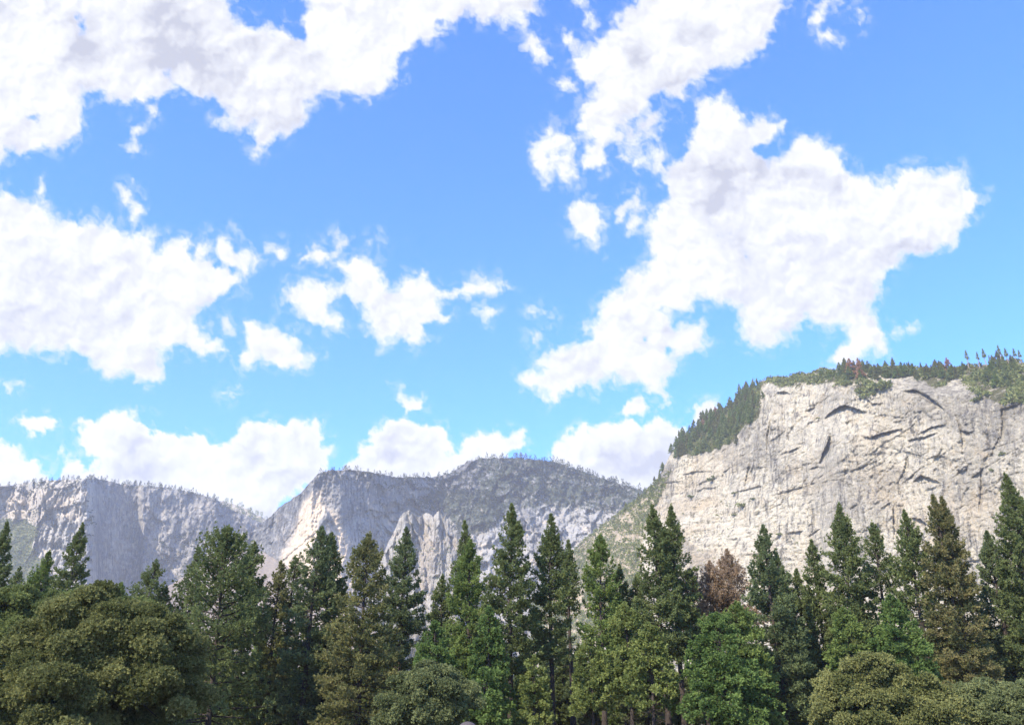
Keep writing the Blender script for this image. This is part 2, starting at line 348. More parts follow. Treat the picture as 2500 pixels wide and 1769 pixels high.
def build_sky():
    st = 3.0
    us = np.concatenate([np.arange(-1500, -60, 16.0), np.arange(-60, 2560, st), np.arange(2560, 4000, 16.0)])
    vs = np.concatenate([np.arange(-1400, -60, 16.0), np.arange(-60, 1300, st), np.arange(1300, 2100, 20.0)])
    U, V = np.meshgrid(us, vs); U = U.astype(np.float32); V = V.astype(np.float32)
    # coarse signed-distance field of all outlines
    cu = np.arange(-320, 2760, 8.0); cv = np.arange(-320, 1440, 8.0)
    CU, CV = np.meshgrid(cu, cv); CU = CU.astype(np.float32); CV = CV.astype(np.float32)
    fld = np.full(CU.shape, -3.0, np.float32)
    for w, pts in CLOUDS:
        sdv = poly_sd(pts, CU, CV)
        fld = np.maximum(fld, np.minimum(sdv / 50.0 + 0.16, w + 0.1))
    def sample(g, u, v):
        x = np.clip((u - cu[0]) / 8.0, 0, len(cu) - 1.001); y = np.clip((v - cv[0]) / 8.0, 0, len(cv) - 1.001)
        i = x.astype(int); j = y.astype(int); fx = x - i; fy = y - j
        return (g[j, i] * (1 - fx) + g[j, i + 1] * fx) * (1 - fy) + (g[j + 1, i] * (1 - fx) + g[j + 1, i + 1] * fx) * fy
    w1 = fbm(U / 90, V / 90, 11, 5); w2 = fbm(U / 90, V / 90, 71, 5)
    w3 = fbm(U / 30, V / 30, 12, 5, .62); w4 = fbm(U / 30, V / 30, 72, 5, .62)
    Uw = U + 20 * w1 + 11 * w3; Vw = V + 20 * w2 + 11 * w4
    base = sample(fld, Uw, Vw)
    bill = fbm(Uw / 120, Vw / 120, 31, 7, 0.55)                      # broad puffs and torn edges
    bil2 = 1 - np.abs(perlin(Uw / 55, Vw / 55, 41)) * 2 + 0.5 * (1 - 2 * np.abs(perlin(Uw / 26, Vw / 26, 42)))
    cap = np.clip(base, -1.5, 1.4)
    tear = fbm(Uw / 42, Vw / 42, 37, 6, .64)
    d = cap + 0.42 * bill + 0.62 * tear + 0.12 * (bil2 - 0.6)
    dent = np.zeros_like(U)
    for x, y, a, b, k in DENTS:
        dent += k * np.exp(-(((Uw - x) / a) ** 2 + ((Vw - y) / b) ** 2))
    d = d - dent * (1.1 + 0.8 * fbm(U / 30, V / 30, 77, 4))
    # sparse generic cloud beyond the frame so the sky stays believable from other views
    out = np.clip(np.maximum(np.maximum(-U - 100, U - 2600), np.maximum(-V - 100, V - 1500)) / 300, 0, 1)
    gen = fbm(U / 700, V / 500, 51, 6) * 2.4 - 0.25
    d = d * (1 - out) + gen * out
    thick = np.clip(d, 0, 2)
    hz = sstep(930, 1010, V)
    alpha = sstep(0, 1, (d + 0.02) / (0.64 - 0.28 * hz))
    # wisps right at the fringe
    fr = np.exp(-((base + 0.02) / 0.24) ** 2) * np.clip(fbm(Uw / 34, Vw / 34, 91, 5, .6) * 1.5 + 0.02, 0, 1) * (1 - out)
    alpha = np.clip(np.maximum(alpha, 0.5 * fr), 0, 1)
    g = np.zeros_like(U)  # grey patches plus painted relief and underside shade of the clouds
    for x, y, a, b, k in GREYS:
        g += k * np.exp(-(((Uw - x) / a) ** 2 + ((Vw - y) / b) ** 2))
    g = 1.05 * g * (0.75 + 0.9 * fbm(Uw / 60, Vw / 60, 61, 5)) + 0.55 * np.clip(fbm(Uw / 150, Vw / 110, 63, 6, .55) + 0.16, 0, 1)
    n0 = fbm(Uw / 75, Vw / 75, 81, 5, .5); n1 = fbm((Uw - 9) / 75, (Vw - 13) / 75, 81, 5, .5)
    g = g + np.clip(n1 - n0, -0.2, 0.25) * 0.7
    t1 = .5 * (sample(fld, Uw - 26, Vw - 40) + sample(fld, Uw - 54, Vw - 84))
    g = g + .42 * np.clip(t1 - base + .1, 0, 1.1) * (.7 + 1.0 * fbm(Uw / 70, Vw / 70, 65, 4)) * (1 - out)
    def puff(a, b): return np.abs(perlin(a / 95, b / 95, 141)) + .55 * np.abs(perlin(a / 44, b / 44, 142)) + .3 * np.abs(perlin(a / 21, b / 21, 143))
    p0 = puff(Uw, Vw); p1 = puff(Uw - 8, Vw - 13)
    g = g + np.clip(p0 - p1, -.4, .4) * .5 + .28 * np.clip(.34 - p0, 0, .34)
    g = np.clip(g, 0, 1) * sstep(0.25, 0.9, thick + 0.2)
    g = np.clip(g + 0.35 * np.clip(dent, 0, 1) * (alpha > .4), 0, 1)
    P = CAM + ray(U, V) / np.linalg.norm(ray(U, V), axis=-1, keepdims=True) * 30000.0
    nr, nc = U.shape
    idx = np.arange(nr * nc).reshape(nr, nc)
    q = np.stack([idx[:-1, :-1], idx[:-1, 1:], idx[1:, 1:], idx[1:, :-1]], -1).reshape(-1, 4)
    # the rest of the dome, round the sides, overhead and behind: unseen glowing cloud added to whiten and lift the ambient light, clear round the sun
    az = np.radians(np.arange(0, 361, 1.0)); el = np.radians(np.arange(-2, 91, 1.0))
    A, E = np.meshgrid(az, el)
    D = np.stack([np.cos(E) * np.sin(A), np.cos(E) * np.cos(A), np.sin(E)], -1)
    h = 1 / np.maximum(D[..., 2], .05)
    dn = fbm(D[..., 0] * h * 1.1, D[..., 1] * h * 1.1, 551, 6, .55) * 2.6 + .25
    dn = dn * sstep(18, 34, np.degrees(np.arccos(np.clip(D @ SUN, -1, 1))))
    cp, sp = math.cos(PITCH), math.sin(PITCH)
    fw = D[..., 1] * cp + D[..., 2] * sp; fs = np.maximum(fw, 1e-3)
    pu = U0 + F_PX * D[..., 0] / fs; pv = V0 - F_PX * (D[..., 2] * cp - D[..., 1] * sp) / fs
    inside = (fw > .05) & (pu > -1470) & (pu < 3970) & (pv > -1370) & (pv < 2070)
    i2 = np.arange(A.size).reshape(A.shape)
    q2 = np.stack([i2[:-1, :-1], i2[:-1, 1:], i2[1:, 1:], i2[1:, :-1]], -1).reshape(-1, 4)
    q2 = q2[~inside.ravel()[q2].any(1)]
    allP = np.concatenate([P.reshape(-1, 3), CAM + D.reshape(-1, 3) * 30500.0])
    q = np.concatenate([q, q2 + nr * nc])
    alpha = np.concatenate([alpha.ravel(), sstep(0, .8, dn).ravel()])
    g = np.concatenate([g.ravel(), .6 * sstep(.5, 1.6, dn).ravel()])
    M = Mat('cloudy_sky')
    a = M.attr('cover'); s = M.attr('grey')
    col = M.mix(s, rgb(1.0, 1.0, 1.0), rgb(.57, .58, .67))
    em = M.add('Emission', {'Color': col, 'Strength': 1.06 / 2 ** EXPOSURE})
    tr = M.add('BsdfTransparent')
    mx = M.add('MixShader', {0: a, 1: tr.outputs[0], 2: em.outputs[0]})
    M.surface(mx.outputs[0])
    M.m.cycles.emission_sampling = 'NONE'
    o = link('sky', mesh_data('sky', allP, q, M.m, {'cover': alpha, 'grey': g}, smooth=True))
    tag(o, 'blue sky with scattered white cumulus clouds', kind='structure')
build_sky()

# ------------------------------------------------------------------ mountains
class Mountain:
    def __init__(s, name, label, mat, u0, u1, du, nrow, sky, vbot, R0, cot, relief, masks, thick=900, jag=(3.0, 18.0), seed=1, skyshift=0):
        us = np.arange(u0, u1 + du, du, dtype=np.float32)
        kx, ky = zip(*sky)
        vt = np.interp(us, kx, ky).astype(np.float32)
        vt = vt + jag[0] * fbm(us / jag[1], us * 0 + seed, seed, 5, .6) * 1.6
        t = np.linspace(0, 1, nrow, dtype=np.float32)[:, None]
        V = vbot + (vt[None, :] - vbot) * t; Ug = np.broadcast_to(us[None, :], V.shape).astype(np.float32)
        d = ray(Ug, V); hor = np.hypot(d[..., 0], d[..., 1]); tan = d[..., 2] / hor
        ct = cot(Ug, V).astype(np.float32)
        R = np.zeros_like(V); R[0] = np.interp(us, *zip(*R0))
        for i in range(1, nrow):
            c = np.minimum(ct[i], 0.8 / np.maximum(tan[i], 1e-3))
            dz = R[i - 1] * (tan[i] - tan[i - 1]) / (1 - c * tan[i])
            R[i] = R[i - 1] + c * np.clip(dz, 0, None)
        sc = R / F_PX
        X = (Ug - U0) * sc; Z = (1769 - V) * sc
        R = R + relief(Ug, V, X, Z)
        s.us, s.V, s.R, s.vt, s.vbot, s.nrow = us, V, R, vt, vbot, nrow
        P = CAM + d * (R / hor)[..., None]
        s.P = P
        hd = d[..., :2] / hor[..., None]
        top = P[-1]; rows = [P]
        skirt = P[0].copy(); skirt[:, 2] = -0.6
        rows.insert(0, skirt[None])
        for f_, dr in ((.04, .004), (.12, .03), (.3, .15), (.6, .45), (1.0, 1.0)):
            b = top.copy(); b[:, :2] += hd[-1] * thick * f_
            b[:, 2] = np.maximum(top[:, 2] * (1 - dr), -0.6); rows.append(b[None])
        A = np.concatenate(rows, 0)
        nr, nc = A.shape[:2]
        idx = np.arange(nr * nc).reshape(nr, nc)
        q = np.stack([idx[:-1, :-1], idx[:-1, 1:], idx[1:, 1:], idx[1:, :-1]], -1).reshape(-1, 4)
        at = {}
        Wu = 20 * fbm(Ug / 40, V / 40, seed + 5, 5, .6); Wv = 16 * fbm(Ug / 40, V / 40, seed + 6, 5, .6)
        for k, fn in masks.items():
            m = fn(Ug + Wu, V + Wv, X, Z).astype(np.float32)
            at[k] = np.concatenate([m[:1], m] + [m[-1:]] * 5, 0)
        for k in ('veg', 'stain', 'dark'):
            if k not in at: at[k] = np.zeros((nr, nc), np.float32)
        s.obj = link(name, mesh_data(name, A.reshape(-1, 3), q, mat, at, smooth=False))
        tag(s.obj, label, kind='structure')
    def at(s, u, v):
        u = np.asarray(u, float); v = np.asarray(v, float)
        i = np.clip(np.round((u - s.us[0]) / (s.us[1] - s.us[0])).astype(int), 0, len(s.us) - 1)
        t = (v - s.vbot) / (s.vt[i] - s.vbot)
        j = np.clip(np.round(t * (s.nrow - 1)).astype(int), 0, s.nrow - 1)
        return s.P[j, i]

def soft(poly, w): return lambda U, V: sstep(-w, w, poly_sd(poly, U, V))

# --- pale cliff on the right
RIM = [(1300,1400),(1560,1215),(1600,1150),(1660,1112),(1740,1100),(1790,1075),(1832,1030),(1852,965),(1900,945),(2000,930),(2100,940),(2200,955),(2300,962),(2400,965),(2600,960)]
CLIFF_SKY = [(1300,1480),(1380,1375),(1400,1345),(1450,1300),(1500,1262),(1560,1220),(1590,1190),(1612,1155),(1626,1131),(1640,1100),(1665,1075),(1700,1045),(1760,1005),(1810,968),(1850,948),(1857,930),(1875,926),(1936,918),(2001,905),(2123,903),(2197,900),(2328,905),(2371,894),(2437,887),(2500,883),(2640,880)]
SLABS = [(1560,1250),(1640,1190),(1700,1180),(1760,1215),(1850,1270),(1920,1310),(2000,1330),(2060,1420),(2000,1500),(1500,1560),(1480,1350)]
BRUSHSLOPE = [(1280,1480),(1400,1335),(1500,1255),(1590,1180),(1640,1150),(1620,1200),(1600,1240),(1570,1290),(1560,1400),(1500,1560),(1300,1600)]
ROOFS = [  # (polyline of an overhang, depth in metres, how far down the recess fades in photo px)
 ([(2012,1022),(2030,1005),(2050,992),(2066,989),(2090,997),(2116,1006)], 26, 16),
 ([(2205,953),(2235,951),(2265,965),(2290,985),(2308,1002)], 24, 14),
 ([(2102,1063),(2125,1067),(2150,1058),(2178,1051),(2202,1046)], 16, 8),
 ([(2232,1172),(2247,1160),(2270,1166),(2296,1178)], 16, 8),
 ([(2225,1263),(2245,1266),(2268,1283)], 16, 9), ([(2236,1305),(2262,1320),(2280,1345)], 14, 9),
 ([(1895,958),(1915,955),(1930,962)], 14, 9), ([(1965,1003),(1985,995),(1992,993)], 12, 8),
 ([(2098,974),(2115,970),(2130,985),(2155,985)], 10, 6),
 ([(1975,1145),(1995,1138),(2010,1142)], 10, 7), ([(1900,1110),(1930,1100),(1960,1088)], 9, 6),
 ([(2180,1030),(2200,1027)], 10, 6), ([(2240,1060),(2275,1042),(2310,1035)], 12, 9), ([(2215,1075),(2260,1065),(2290,1055)], 12, 8),
 ([(2345,1050),(2365,1055),(2375,1052)], 12, 6), ([(2400,1050),(2410,1062)], 12, 8), ([(2370,1165),(2395,1150),(2400,1140)], 12, 10),
 ([(1915,1302),(1940,1297),(1960,1295)], 12, 7), ([(1970,1310),(1995,1295),(2010,1285)], 9, 6), ([(2150,1240),(2175,1225)], 8, 6),
 ([(2335,1145),(2350,1150),(2362,1140)], 12, 8), ([(1880,1210),(1930,1196),(1990,1180)], 6, 5), ([(2050,1160),(2100,1140),(2150,1120)], 6, 5),
 ([(2200,1180),(2220,1165),(2250,1140)], 7, 6), ([(1880,1050),(1895,1045)], 8, 5), ([(1700,1200),(1720,1190),(1745,1192)], 8, 6), ([(1590,1180),(1620,1178),(1660,1175)], 8, 6),
 ([(1660,1160),(1700,1150),(1740,1150)], 7, 5), ([(1790,1385),(1800,1380),(1820,1388)], 10, 6), ([(1712,1435),(1730,1445)], 10, 6), ([(2440,1000),(2470,990),(2490,985)], 12, 8),
 ([(1860,1185),(1840,1190),(1800,1200)], 7, 6)]
CORNERS = [([(2028,1052),(2018,1085),(2005,1115),(2000,1135)], 22, 12), ([(2180,1320),(2180,1280),(2178,1240),(2185,1225)], 10, 9), ([(2215,1110),(2205,1150),(2190,1180)], 8, 10),
           ([(1880,1020),(1872,1060),(1870,1110)], 8, 8), ([(1830,1120),(1822,1160),(1815,1200)], 8, 8), ([(2330,1000),(2345,1060),(2350,1110)], 8, 10), ([(2440,960),(2445,1030),(2440,1090)], 8, 8), ([(2395,1120),(2392,1190),(2388,1260)], 8, 8)]

def cliff_relief(U, V, X, Z):
    face = sstep(-6, 14, V - np.interp(U, *zip(*RIM)))            # 1 on the wall, 0 above the rim
    slab = sstep(-25, 25, poly_sd(SLABS, U, V)); br = sstep(-25, 25, poly_sd(BRUSHSLOPE, U, V))
    w = face * (1 - 0.5 * slab) * (1 - br)
    ang = 0.55; xr = X * math.cos(ang) + Z * math.sin(ang); zr = -X * math.sin(ang) + Z * math.cos(ang)
    wx = 10 * fbm(X / 60, Z / 60, 3, 4); wz = 10 * fbm(X / 60, Z / 60, 4, 4)
    r = 40 * fbm(X / 230, Z / 300, 1, 3)
    r += w * 4 * facets((xr + wx) / 120, (zr + wz) / 75, 21, 0.9)
    r += w * 3.4 * facets((xr + wx) / 46, (zr + wz) / 30, 31, 1.2)
    r += w * 3.4 * facets((X + wx * .6) / 14, (Z + wz * .6) / 30, 41, 1.4)
    r += w * 2.2 * facets((xr + wx * .5) / 7, (zr + wz * .3) / 9, 43, 1.4)
    cr = np.exp(-(perlin((xr + wx) / 120, (zr + wz) / 30, 301) / .035) ** 2) * sstep(-.1, .3, perlin(X / 90, Z / 90, 302))
    cr += .8 * np.exp(-(perlin((xr + wx) / 60, (zr + wz) / 14, 303) / .04) ** 2) * sstep(0, .35, perlin(X / 60, Z / 60, 304))
    cr += .7 * np.exp(-(perlin((X + wx * .4) / 18, (Z + wz) / 130, 305) / .04) ** 2) * sstep(0, .35, perlin(X / 70, Z / 70, 306))
    r += w * 2.6 * cr
    r += w * 3.5 * fbm(X / 16, Z / 120, 51, 4, .55, ridged=True)
    r += 3.0 * fbm(X / 9, Z / 9, 61, 4, .65, ridged=True) + w * 1.6 * facets(X / 4.5, Z / 8, 63, 1.6)
    r += (1 - face) * 7 * fbm(X / 30, Z / 14, 71, 4, .55, ridged=True)
    r += slab * 9 * fbm(X / 40 + Z / 60, Z / 22, 81, 5, .55, ridged=True)
    for pts, dep, fade in ROOFS:
        dep *= .8
        dd, arc = line_d(pts, U, V)
        lx, ly = zip(*sorted(pts)); below = V - np.interp(U, lx, ly)
        tap = np.clip(np.sin(np.clip(arc, 0, 1) * math.pi), 0, 1) ** 0.5
        inx = (U >= lx[0]) & (U <= lx[-1])
        r += np.where(inx & (below > 0), dep * tap * np.exp(-np.clip(below, 0, 400) / fade), 0)
        r -= np.where(inx & (below <= 0), 0.30 * dep * tap * np.exp(np.clip(below, -400, 0) / (fade * 1.6)), 0)
    for pts, dep, wid in CORNERS:
        ys, xs = zip(*sorted((p[1], p[0]) for p in pts))
        right = U - np.interp(V, ys, xs)
        iny = (V >= ys[0]) & (V <= ys[-1])
        tap = np.sin(np.clip((V - ys[0]) / (ys[-1] - ys[0]), 0, 1) * math.pi)
        r += np.where(iny & (right > 0), dep * tap * np.exp(-np.clip(right, 0, 400) / wid), 0)
        r -= np.where(iny & (right <= 0), 0.4 * dep * tap * np.exp(np.clip(right, -400, 0) / (wid * 2)), 0)
    return r

def cliff_cot(U, V):
    face = sstep(-14, 10, V - np.interp(U, *zip(*RIM)))
    slab = sstep(-40, 40, poly_sd(SLABS, U, V)); br = sstep(-30, 30, poly_sd(BRUSHSLOPE, U, V))
    c = 1.5 * (1 - face) + face * 0.26
    c = np.maximum(c, slab * 0.75); c = np.maximum(c, br * 1.25)
    return c
FORESTSLOPE = [(1650,1105),(1655,1070),(1700,1035),(1760,990),(1850,930),(1860,930),(1855,1000),(1835,1025),(1790,1072),(1740,1098),(1690,1112)]
RIMVEG = [(1860,935),(1880,920),(2000,895),(2500,875),(2600,880),(2600,985),(2440,985),(2380,960),(2340,925),(2300,945),(2260,945),(2230,915),(2130,925),(2150,960),(2110,975),(2080,945),(2000,940),(1900,945)]
def cliff_veg(U, V, X, Z):
    v = np.maximum(sstep(-14, 10, poly_sd(FORESTSLOPE, U, V)), 0.62 * sstep(-14, 12, poly_sd(RIMVEG, U, V)))
    return np.maximum(v, 0.36 * sstep(-20, 20, poly_sd(BRUSHSLOPE, U, V)))
def cliff_stain(U, V, X, Z):
    return np.clip(0.55 * sstep(-30, 30, poly_sd(SLABS, U, V)) * sstep(-.1, .35, fbm(X / 90, Z / 40, 7, 5)) + 0.9 * sstep(-16, 16, poly_sd(BRUSHSLOPE, U, V))
                   + 0.9 * sstep(-8, 8, poly_sd([(2050,1260),(2062,1255),(2075,1290),(2062,1300)], U, V)) + 0.4 * sstep(.1, .4, fbm(X / 150, Z / 120, 9, 4)), 0, 1)
def cliff_dark(U, V, X, Z):
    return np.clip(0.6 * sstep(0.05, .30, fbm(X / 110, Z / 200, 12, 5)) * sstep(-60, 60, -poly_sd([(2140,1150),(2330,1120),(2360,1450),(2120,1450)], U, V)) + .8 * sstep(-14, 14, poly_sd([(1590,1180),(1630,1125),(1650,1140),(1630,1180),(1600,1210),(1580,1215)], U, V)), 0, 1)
cliff = Mountain('granite_cliff', 'pale sunlit granite cliff streaked with grey rising on the right', MAT_CLIFF, 1300, 2640, 2.0, 400, CLIFF_SKY, 1735,
                 [(1300, 2050), (1400, 1850), (1500, 1650), (1650, 1450), (1850, 1330), (2100, 1230), (2640, 1040)], cliff_cot, cliff_relief,
                 {'veg': cliff_veg, 'stain': cliff_stain, 'dark': cliff_dark}, seed=4)

# --- grey mountain in the middle
MID_SKY = [(520,1420),(580,1330),(640,1275),(655,1265),(682,1237),(737,1201),(755,1178),(778,1155),(801,1148),(856,1146),(897,1150),(966,1164),(1048,1164),(1099,1157),(1140,1126),(1172,1118),(1263,1117),(1355,1127),(1400,1142),(1469,1167),(1538,1187),(1579,1200),(1640,1230),(1720,1290)]
MIDCREAM = [(745,1215),(775,1200),(800,1235),(830,1270),(850,1330),(870,1400),(870,1500),(620,1500),(650,1440),(690,1350),(730,1270)]
MIDDARKBAND = [(990,1225),(1060,1195),(1110,1190),(1180,1200),(1240,1215),(1240,1250),(1190,1300),(1120,1310),(1090,1260),(1030,1240)]
MIDPALE = [(830,1330),(900,1240),(960,1300),(1090,1330),(1180,1290),(1260,1250),(1320,1215),(1400,1215),(1500,1240),(1500,1330),(1400,1430),(1200,1520),(840,1520)]
def mid_relief(U, V, X, Z):
    hi = sstep(1060, 1140, U) * sstep(1300, 1200, V)
    wx = 30 * fbm(X / 180, Z / 180, 103, 4); wz = 30 * fbm(X / 180, Z / 180, 104, 4)
    cm = 1 - .8 * sstep(-30, 30, poly_sd([(690,1180),(800,1160),(930,1180),(900,1300),(880,1520),(560,1520),(620,1330)], U, V))
    r = 130 * fbm(X / 500, Z / 900, 101, 4)
    r += cm * 75 * facets((X + wx) / 210, (Z + wz) / 330, 121, 1.2) * (1 - .4 * hi)
    r += cm * 52 * facets((X + wx) / 70, (Z + wz) / 110, 131, 1.5)
    r += cm * 30 * facets((X + wx * .5) / 26, (Z + wz * .5) / 40, 135, 1.6)
    r += (1 - cm) * 9 * fbm(X / 26, Z / 300, 145, 4, .6, ridged=True) + cm * 10 * facets(X / 11, Z / 17, 137, 1.8) + 8 * fbm(X / 10, Z / 16, 139, 3, .6, ridged=True)
    r += cm * (16 + 14 * hi) * fbm(X / 45, Z / 90, 141, 5, .6, ridged=True)
    fl = sstep(-3, 5, poly_sd([(771,1300),(792,1238),(802,1252),(812,1300),(818,1345),(752,1345)], U, V))
    r -= 30 * fl
    r += np.interp(U, [520, 640, 690, 760, 830, 900, 960, 1060, 1160, 1300, 1700], [420, 260, 110, -60, -70, 30, 150, 190, 40, 0, 120])
    return r
def mid_cot(U, V):
    c = np.where(U < 1040, 0.35, 0.75) + 0 * V
    c = np.interp(U, [900, 1080], [0.30, 0.8]) + 0 * V
    return c + 0.6 * sstep(1430, 1560, V)
mid = Mountain('grey_mountain', 'hazy grey rock mountain in the middle with a wooded rounded summit', MAT_SHADEDROCK, 500, 1740, 2.0, 260, MID_SKY, 1740,
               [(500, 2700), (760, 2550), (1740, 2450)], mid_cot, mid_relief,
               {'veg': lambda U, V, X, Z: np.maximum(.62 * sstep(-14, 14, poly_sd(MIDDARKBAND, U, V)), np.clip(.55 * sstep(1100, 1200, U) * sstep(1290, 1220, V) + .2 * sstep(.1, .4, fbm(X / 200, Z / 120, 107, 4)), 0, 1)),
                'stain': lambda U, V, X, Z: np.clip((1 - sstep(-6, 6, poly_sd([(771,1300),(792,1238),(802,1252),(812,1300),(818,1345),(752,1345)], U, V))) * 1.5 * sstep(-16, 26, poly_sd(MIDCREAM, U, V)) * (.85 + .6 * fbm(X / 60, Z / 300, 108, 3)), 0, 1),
                'dark': lambda U, V, X, Z: np.clip(.9 * sstep(60, 0, U - np.interp(V, [1150, 1260, 1500], [790, 720, 610])) + .5 * sstep(1330, 1200, V) + .8 * sstep(1040, 1120, U) * sstep(1275, 1225, V) - .9 * sstep(-30, 30, poly_sd(MIDPALE, U, V)) - 1.5 * sstep(-20, 20, poly_sd(MIDCREAM, U, V)) + 1.6 * sstep(-6, 6, poly_sd([(771,1300),(792,1238),(802,1252),(812,1300),(818,1345),(752,1345)], U, V)), 0, 1)},  # summit terms paint its cloud shadow as darker rock
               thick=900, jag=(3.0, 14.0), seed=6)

# --- bright spires standing before the grey mountain
SPIRE_SKY = [(860,1560),(905,1440),(928,1370),(945,1330),(968,1285),(976,1262),(985,1251),(1000,1244),(1010,1254),(1022,1262),(1034,1254),(1046,1251),(1058,1260),(1070,1248),(1079,1241),(1090,1262),(1104,1296),(1120,1320),(1150,1400),(1180,1480),(1220,1560)]
def spire_relief(U, V, X, Z):
    wx = 16 * fbm(X / 100, Z / 100, 203, 4)
    r = 22 * fbm(X / 90, Z / 420, 201, 4, ridged=True) + 26 * facets((X + wx) / 40, Z / 120, 221, 1.6) + 17 * facets((X + wx) / 15, Z / 40, 231, 1.8)
    r += 8 * fbm(X / 10, Z / 26, 241, 4, .6, ridged=True)
    return r + np.interp(U, [860, 985, 1000, 1030, 1079, 1220], [90, 0, 20, 20, 0, 90])
spires = Mountain('rock_spires', 'pale jagged granite spires standing before the grey mountain', MAT_SPIRE, 860, 1222, 1.6, 190, SPIRE_SKY, 1740,
                  [(860, 2150), (1220, 2150)], lambda U, V: 0.42 + 0 * U, spire_relief,
                  {'stain': lambda U, V, X, Z: .35 * sstep(-16, 16, poly_sd([(1020,1270),(1055,1275),(1060,1400),(1040,1480),(1010,1420)], U, V)),
                   'veg': lambda U, V, X, Z: .45 * sstep(.12, .45, fbm(X / 60, Z / 50, 207, 5)) + .5 * sstep(1440, 1540, V)}, thick=260, jag=(4.0, 9.0), seed=8)

# --- left mountain
LEFT_SKY = [(-260,1195),(0,1187),(59,1178),(137,1171),(235,1167),(298,1181),(392,1188),(470,1200),(529,1219),(565,1243),(600,1258),(651,1282),(700,1330),(760,1400)]
LEFTGREEN = [(-300,1262),(0,1266),(70,1272),(92,1290),(80,1330),(100,1370),(110,1400),(60,1420),(0,1420),(-300,1430)]
def left_relief(U, V, X, Z):
    gr = sstep(-20, 20, poly_sd(LEFTGREEN, U, V))
    wx = 34 * fbm(X / 200, Z / 200, 303, 4); wz = 34 * fbm(X / 200, Z / 200, 304, 4)
    knob = sstep(330, 180, U)
    wl = 1 - .75 * sstep(-16, 16, poly_sd([(222,1190),(330,1230),(345,1400),(420,1420),(420,1560),(190,1560),(205,1350)], U, V))
    r = 70 * fbm(X / 420, Z / 900, 301, 4) + (1 - wl) * 12 * fbm(X / 24, Z / 260, 345, 4, .6, ridged=True)
    r += wl * (1 - .8 * gr) * (.45 + .5 * knob) * (60 * facets((X + wx) / 190, (Z + wz) / 420, 321, 1.3) + 58 * facets((X + wx) / 75, (Z + wz) / 150, 331, 1.6) + 36 * facets((X + wx * .5) / 30, (Z + wz * .5) / 55, 335, 1.7))
    r += (1 - .7 * gr) * (8 * facets(X / 13, Z / 24, 337, 1.8) + 6 * fbm(X / 11, Z / 30, 339, 3, .6, ridged=True))
    r += wl * (1 - .7 * gr) * (14 + 28 * knob) * fbm(X / 60, Z / 150, 341, 5, .58, ridged=True)
    r += np.interp(U, [-260, 0, 120, 212, 226, 250, 300, 335, 350, 400, 520, 600, 760], [60, 40, -40, -150, -120, 60, 170, 190, 120, 130, 60, 150, 420])
    return r
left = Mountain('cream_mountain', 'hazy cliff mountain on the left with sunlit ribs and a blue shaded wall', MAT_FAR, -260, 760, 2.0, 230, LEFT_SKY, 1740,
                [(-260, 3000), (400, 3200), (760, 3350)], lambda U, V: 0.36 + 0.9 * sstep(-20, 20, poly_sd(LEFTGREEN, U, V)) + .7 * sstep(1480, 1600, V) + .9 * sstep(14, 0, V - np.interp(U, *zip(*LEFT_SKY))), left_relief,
                {'veg': lambda U, V, X, Z: np.maximum(1.0 * sstep(-8, 8, poly_sd(LEFTGREEN, U, V)), .42 * sstep(16, 0, V - np.interp(U, *zip(*LEFT_SKY))) + .28 * sstep(.1, .4, fbm(X / 160, Z / 110, 307, 5))),
                 'dark': lambda U, V, X, Z: np.clip(.9 * sstep(215, 245, U) * (.75 + .8 * fbm(X / 70, Z / 240, 311, 4)), 0, 1),  # right of the rib, shade is deepened by darker rock colour
                 'stain': lambda U, V, X, Z: .5 * sstep(-20, 20, poly_sd([(0,1200),(120,1190),(200,1200),(180,1260),(60,1290),(0,1260)], U, V))}, thick=900, jag=(3.0, 12.0), seed=9)
# --- lit shoulder seen in the notch, and the tan slope below
back = Mountain('wooded_ridge', 'sunlit thinly wooded shoulder in the notch between two mountains', MAT_FAR, 500, 800, 2.4, 60,
                [(500,1225),(540,1222),(565,1228),(600,1240),(640,1262),(665,1282),(690,1292),(740,1300),(800,1330)], 1700, [(500, 3900), (800, 3900)], lambda U, V: 0.9 + 0 * U,
                lambda U, V, X, Z: 60 * fbm(X / 200, Z / 100, 401, 5), {'veg': lambda U, V, X, Z: .5 + .5 * fbm(X / 90, Z / 50, 402, 4), 'stain': lambda U, V, X, Z: .4 + 0 * U}, thick=600, seed=11)
TALUS_SKY = [(300,1560),(345,1500),(392,1443),(430,1418),(470,1392),(525,1354),(570,1340),(640,1345),(700,1380),(790,1450),(900,1530),(960,1580)]
talus = Mountain('tan_slope', 'smooth tan talus slope behind the large spreading pine', MAT_TALUS, 300, 960, 3.0, 90, TALUS_SKY, 1740, [(300, 1900), (960, 2000)],
                 lambda U, V: 1.3 + 0 * U, lambda U, V, X, Z: 30 * fbm(X / 200, Z / 100, 501, 4) + 6 * fbm(X / 20, Z / 14, 502, 4),
                 {'veg': lambda U, V, X, Z: .25 * sstep(.1, .4, fbm(X / 60, Z / 40, 503, 4))}, thick=500, jag=(2.0, 14.0), seed=12)

# ------------------------------------------------------------------ brush (ground cover) scattered on the slopes
def in_poly_points(rng, poly, n):
    p = np.array(poly); lo = p.min(0); hi = p.max(0); out = []
    tot = 0
    while tot < n:
        q = rng.uniform(lo, hi, (n * 2, 2)); q = q[poly_sd(poly, q[:, 0], q[:, 1]) > 0]
        out.append(q); tot += len(q)
    return np.concatenate(out)[:n]

def unit(v): return v / np.maximum(np.linalg.norm(v, axis=-1, keepdims=True), 1e-6)

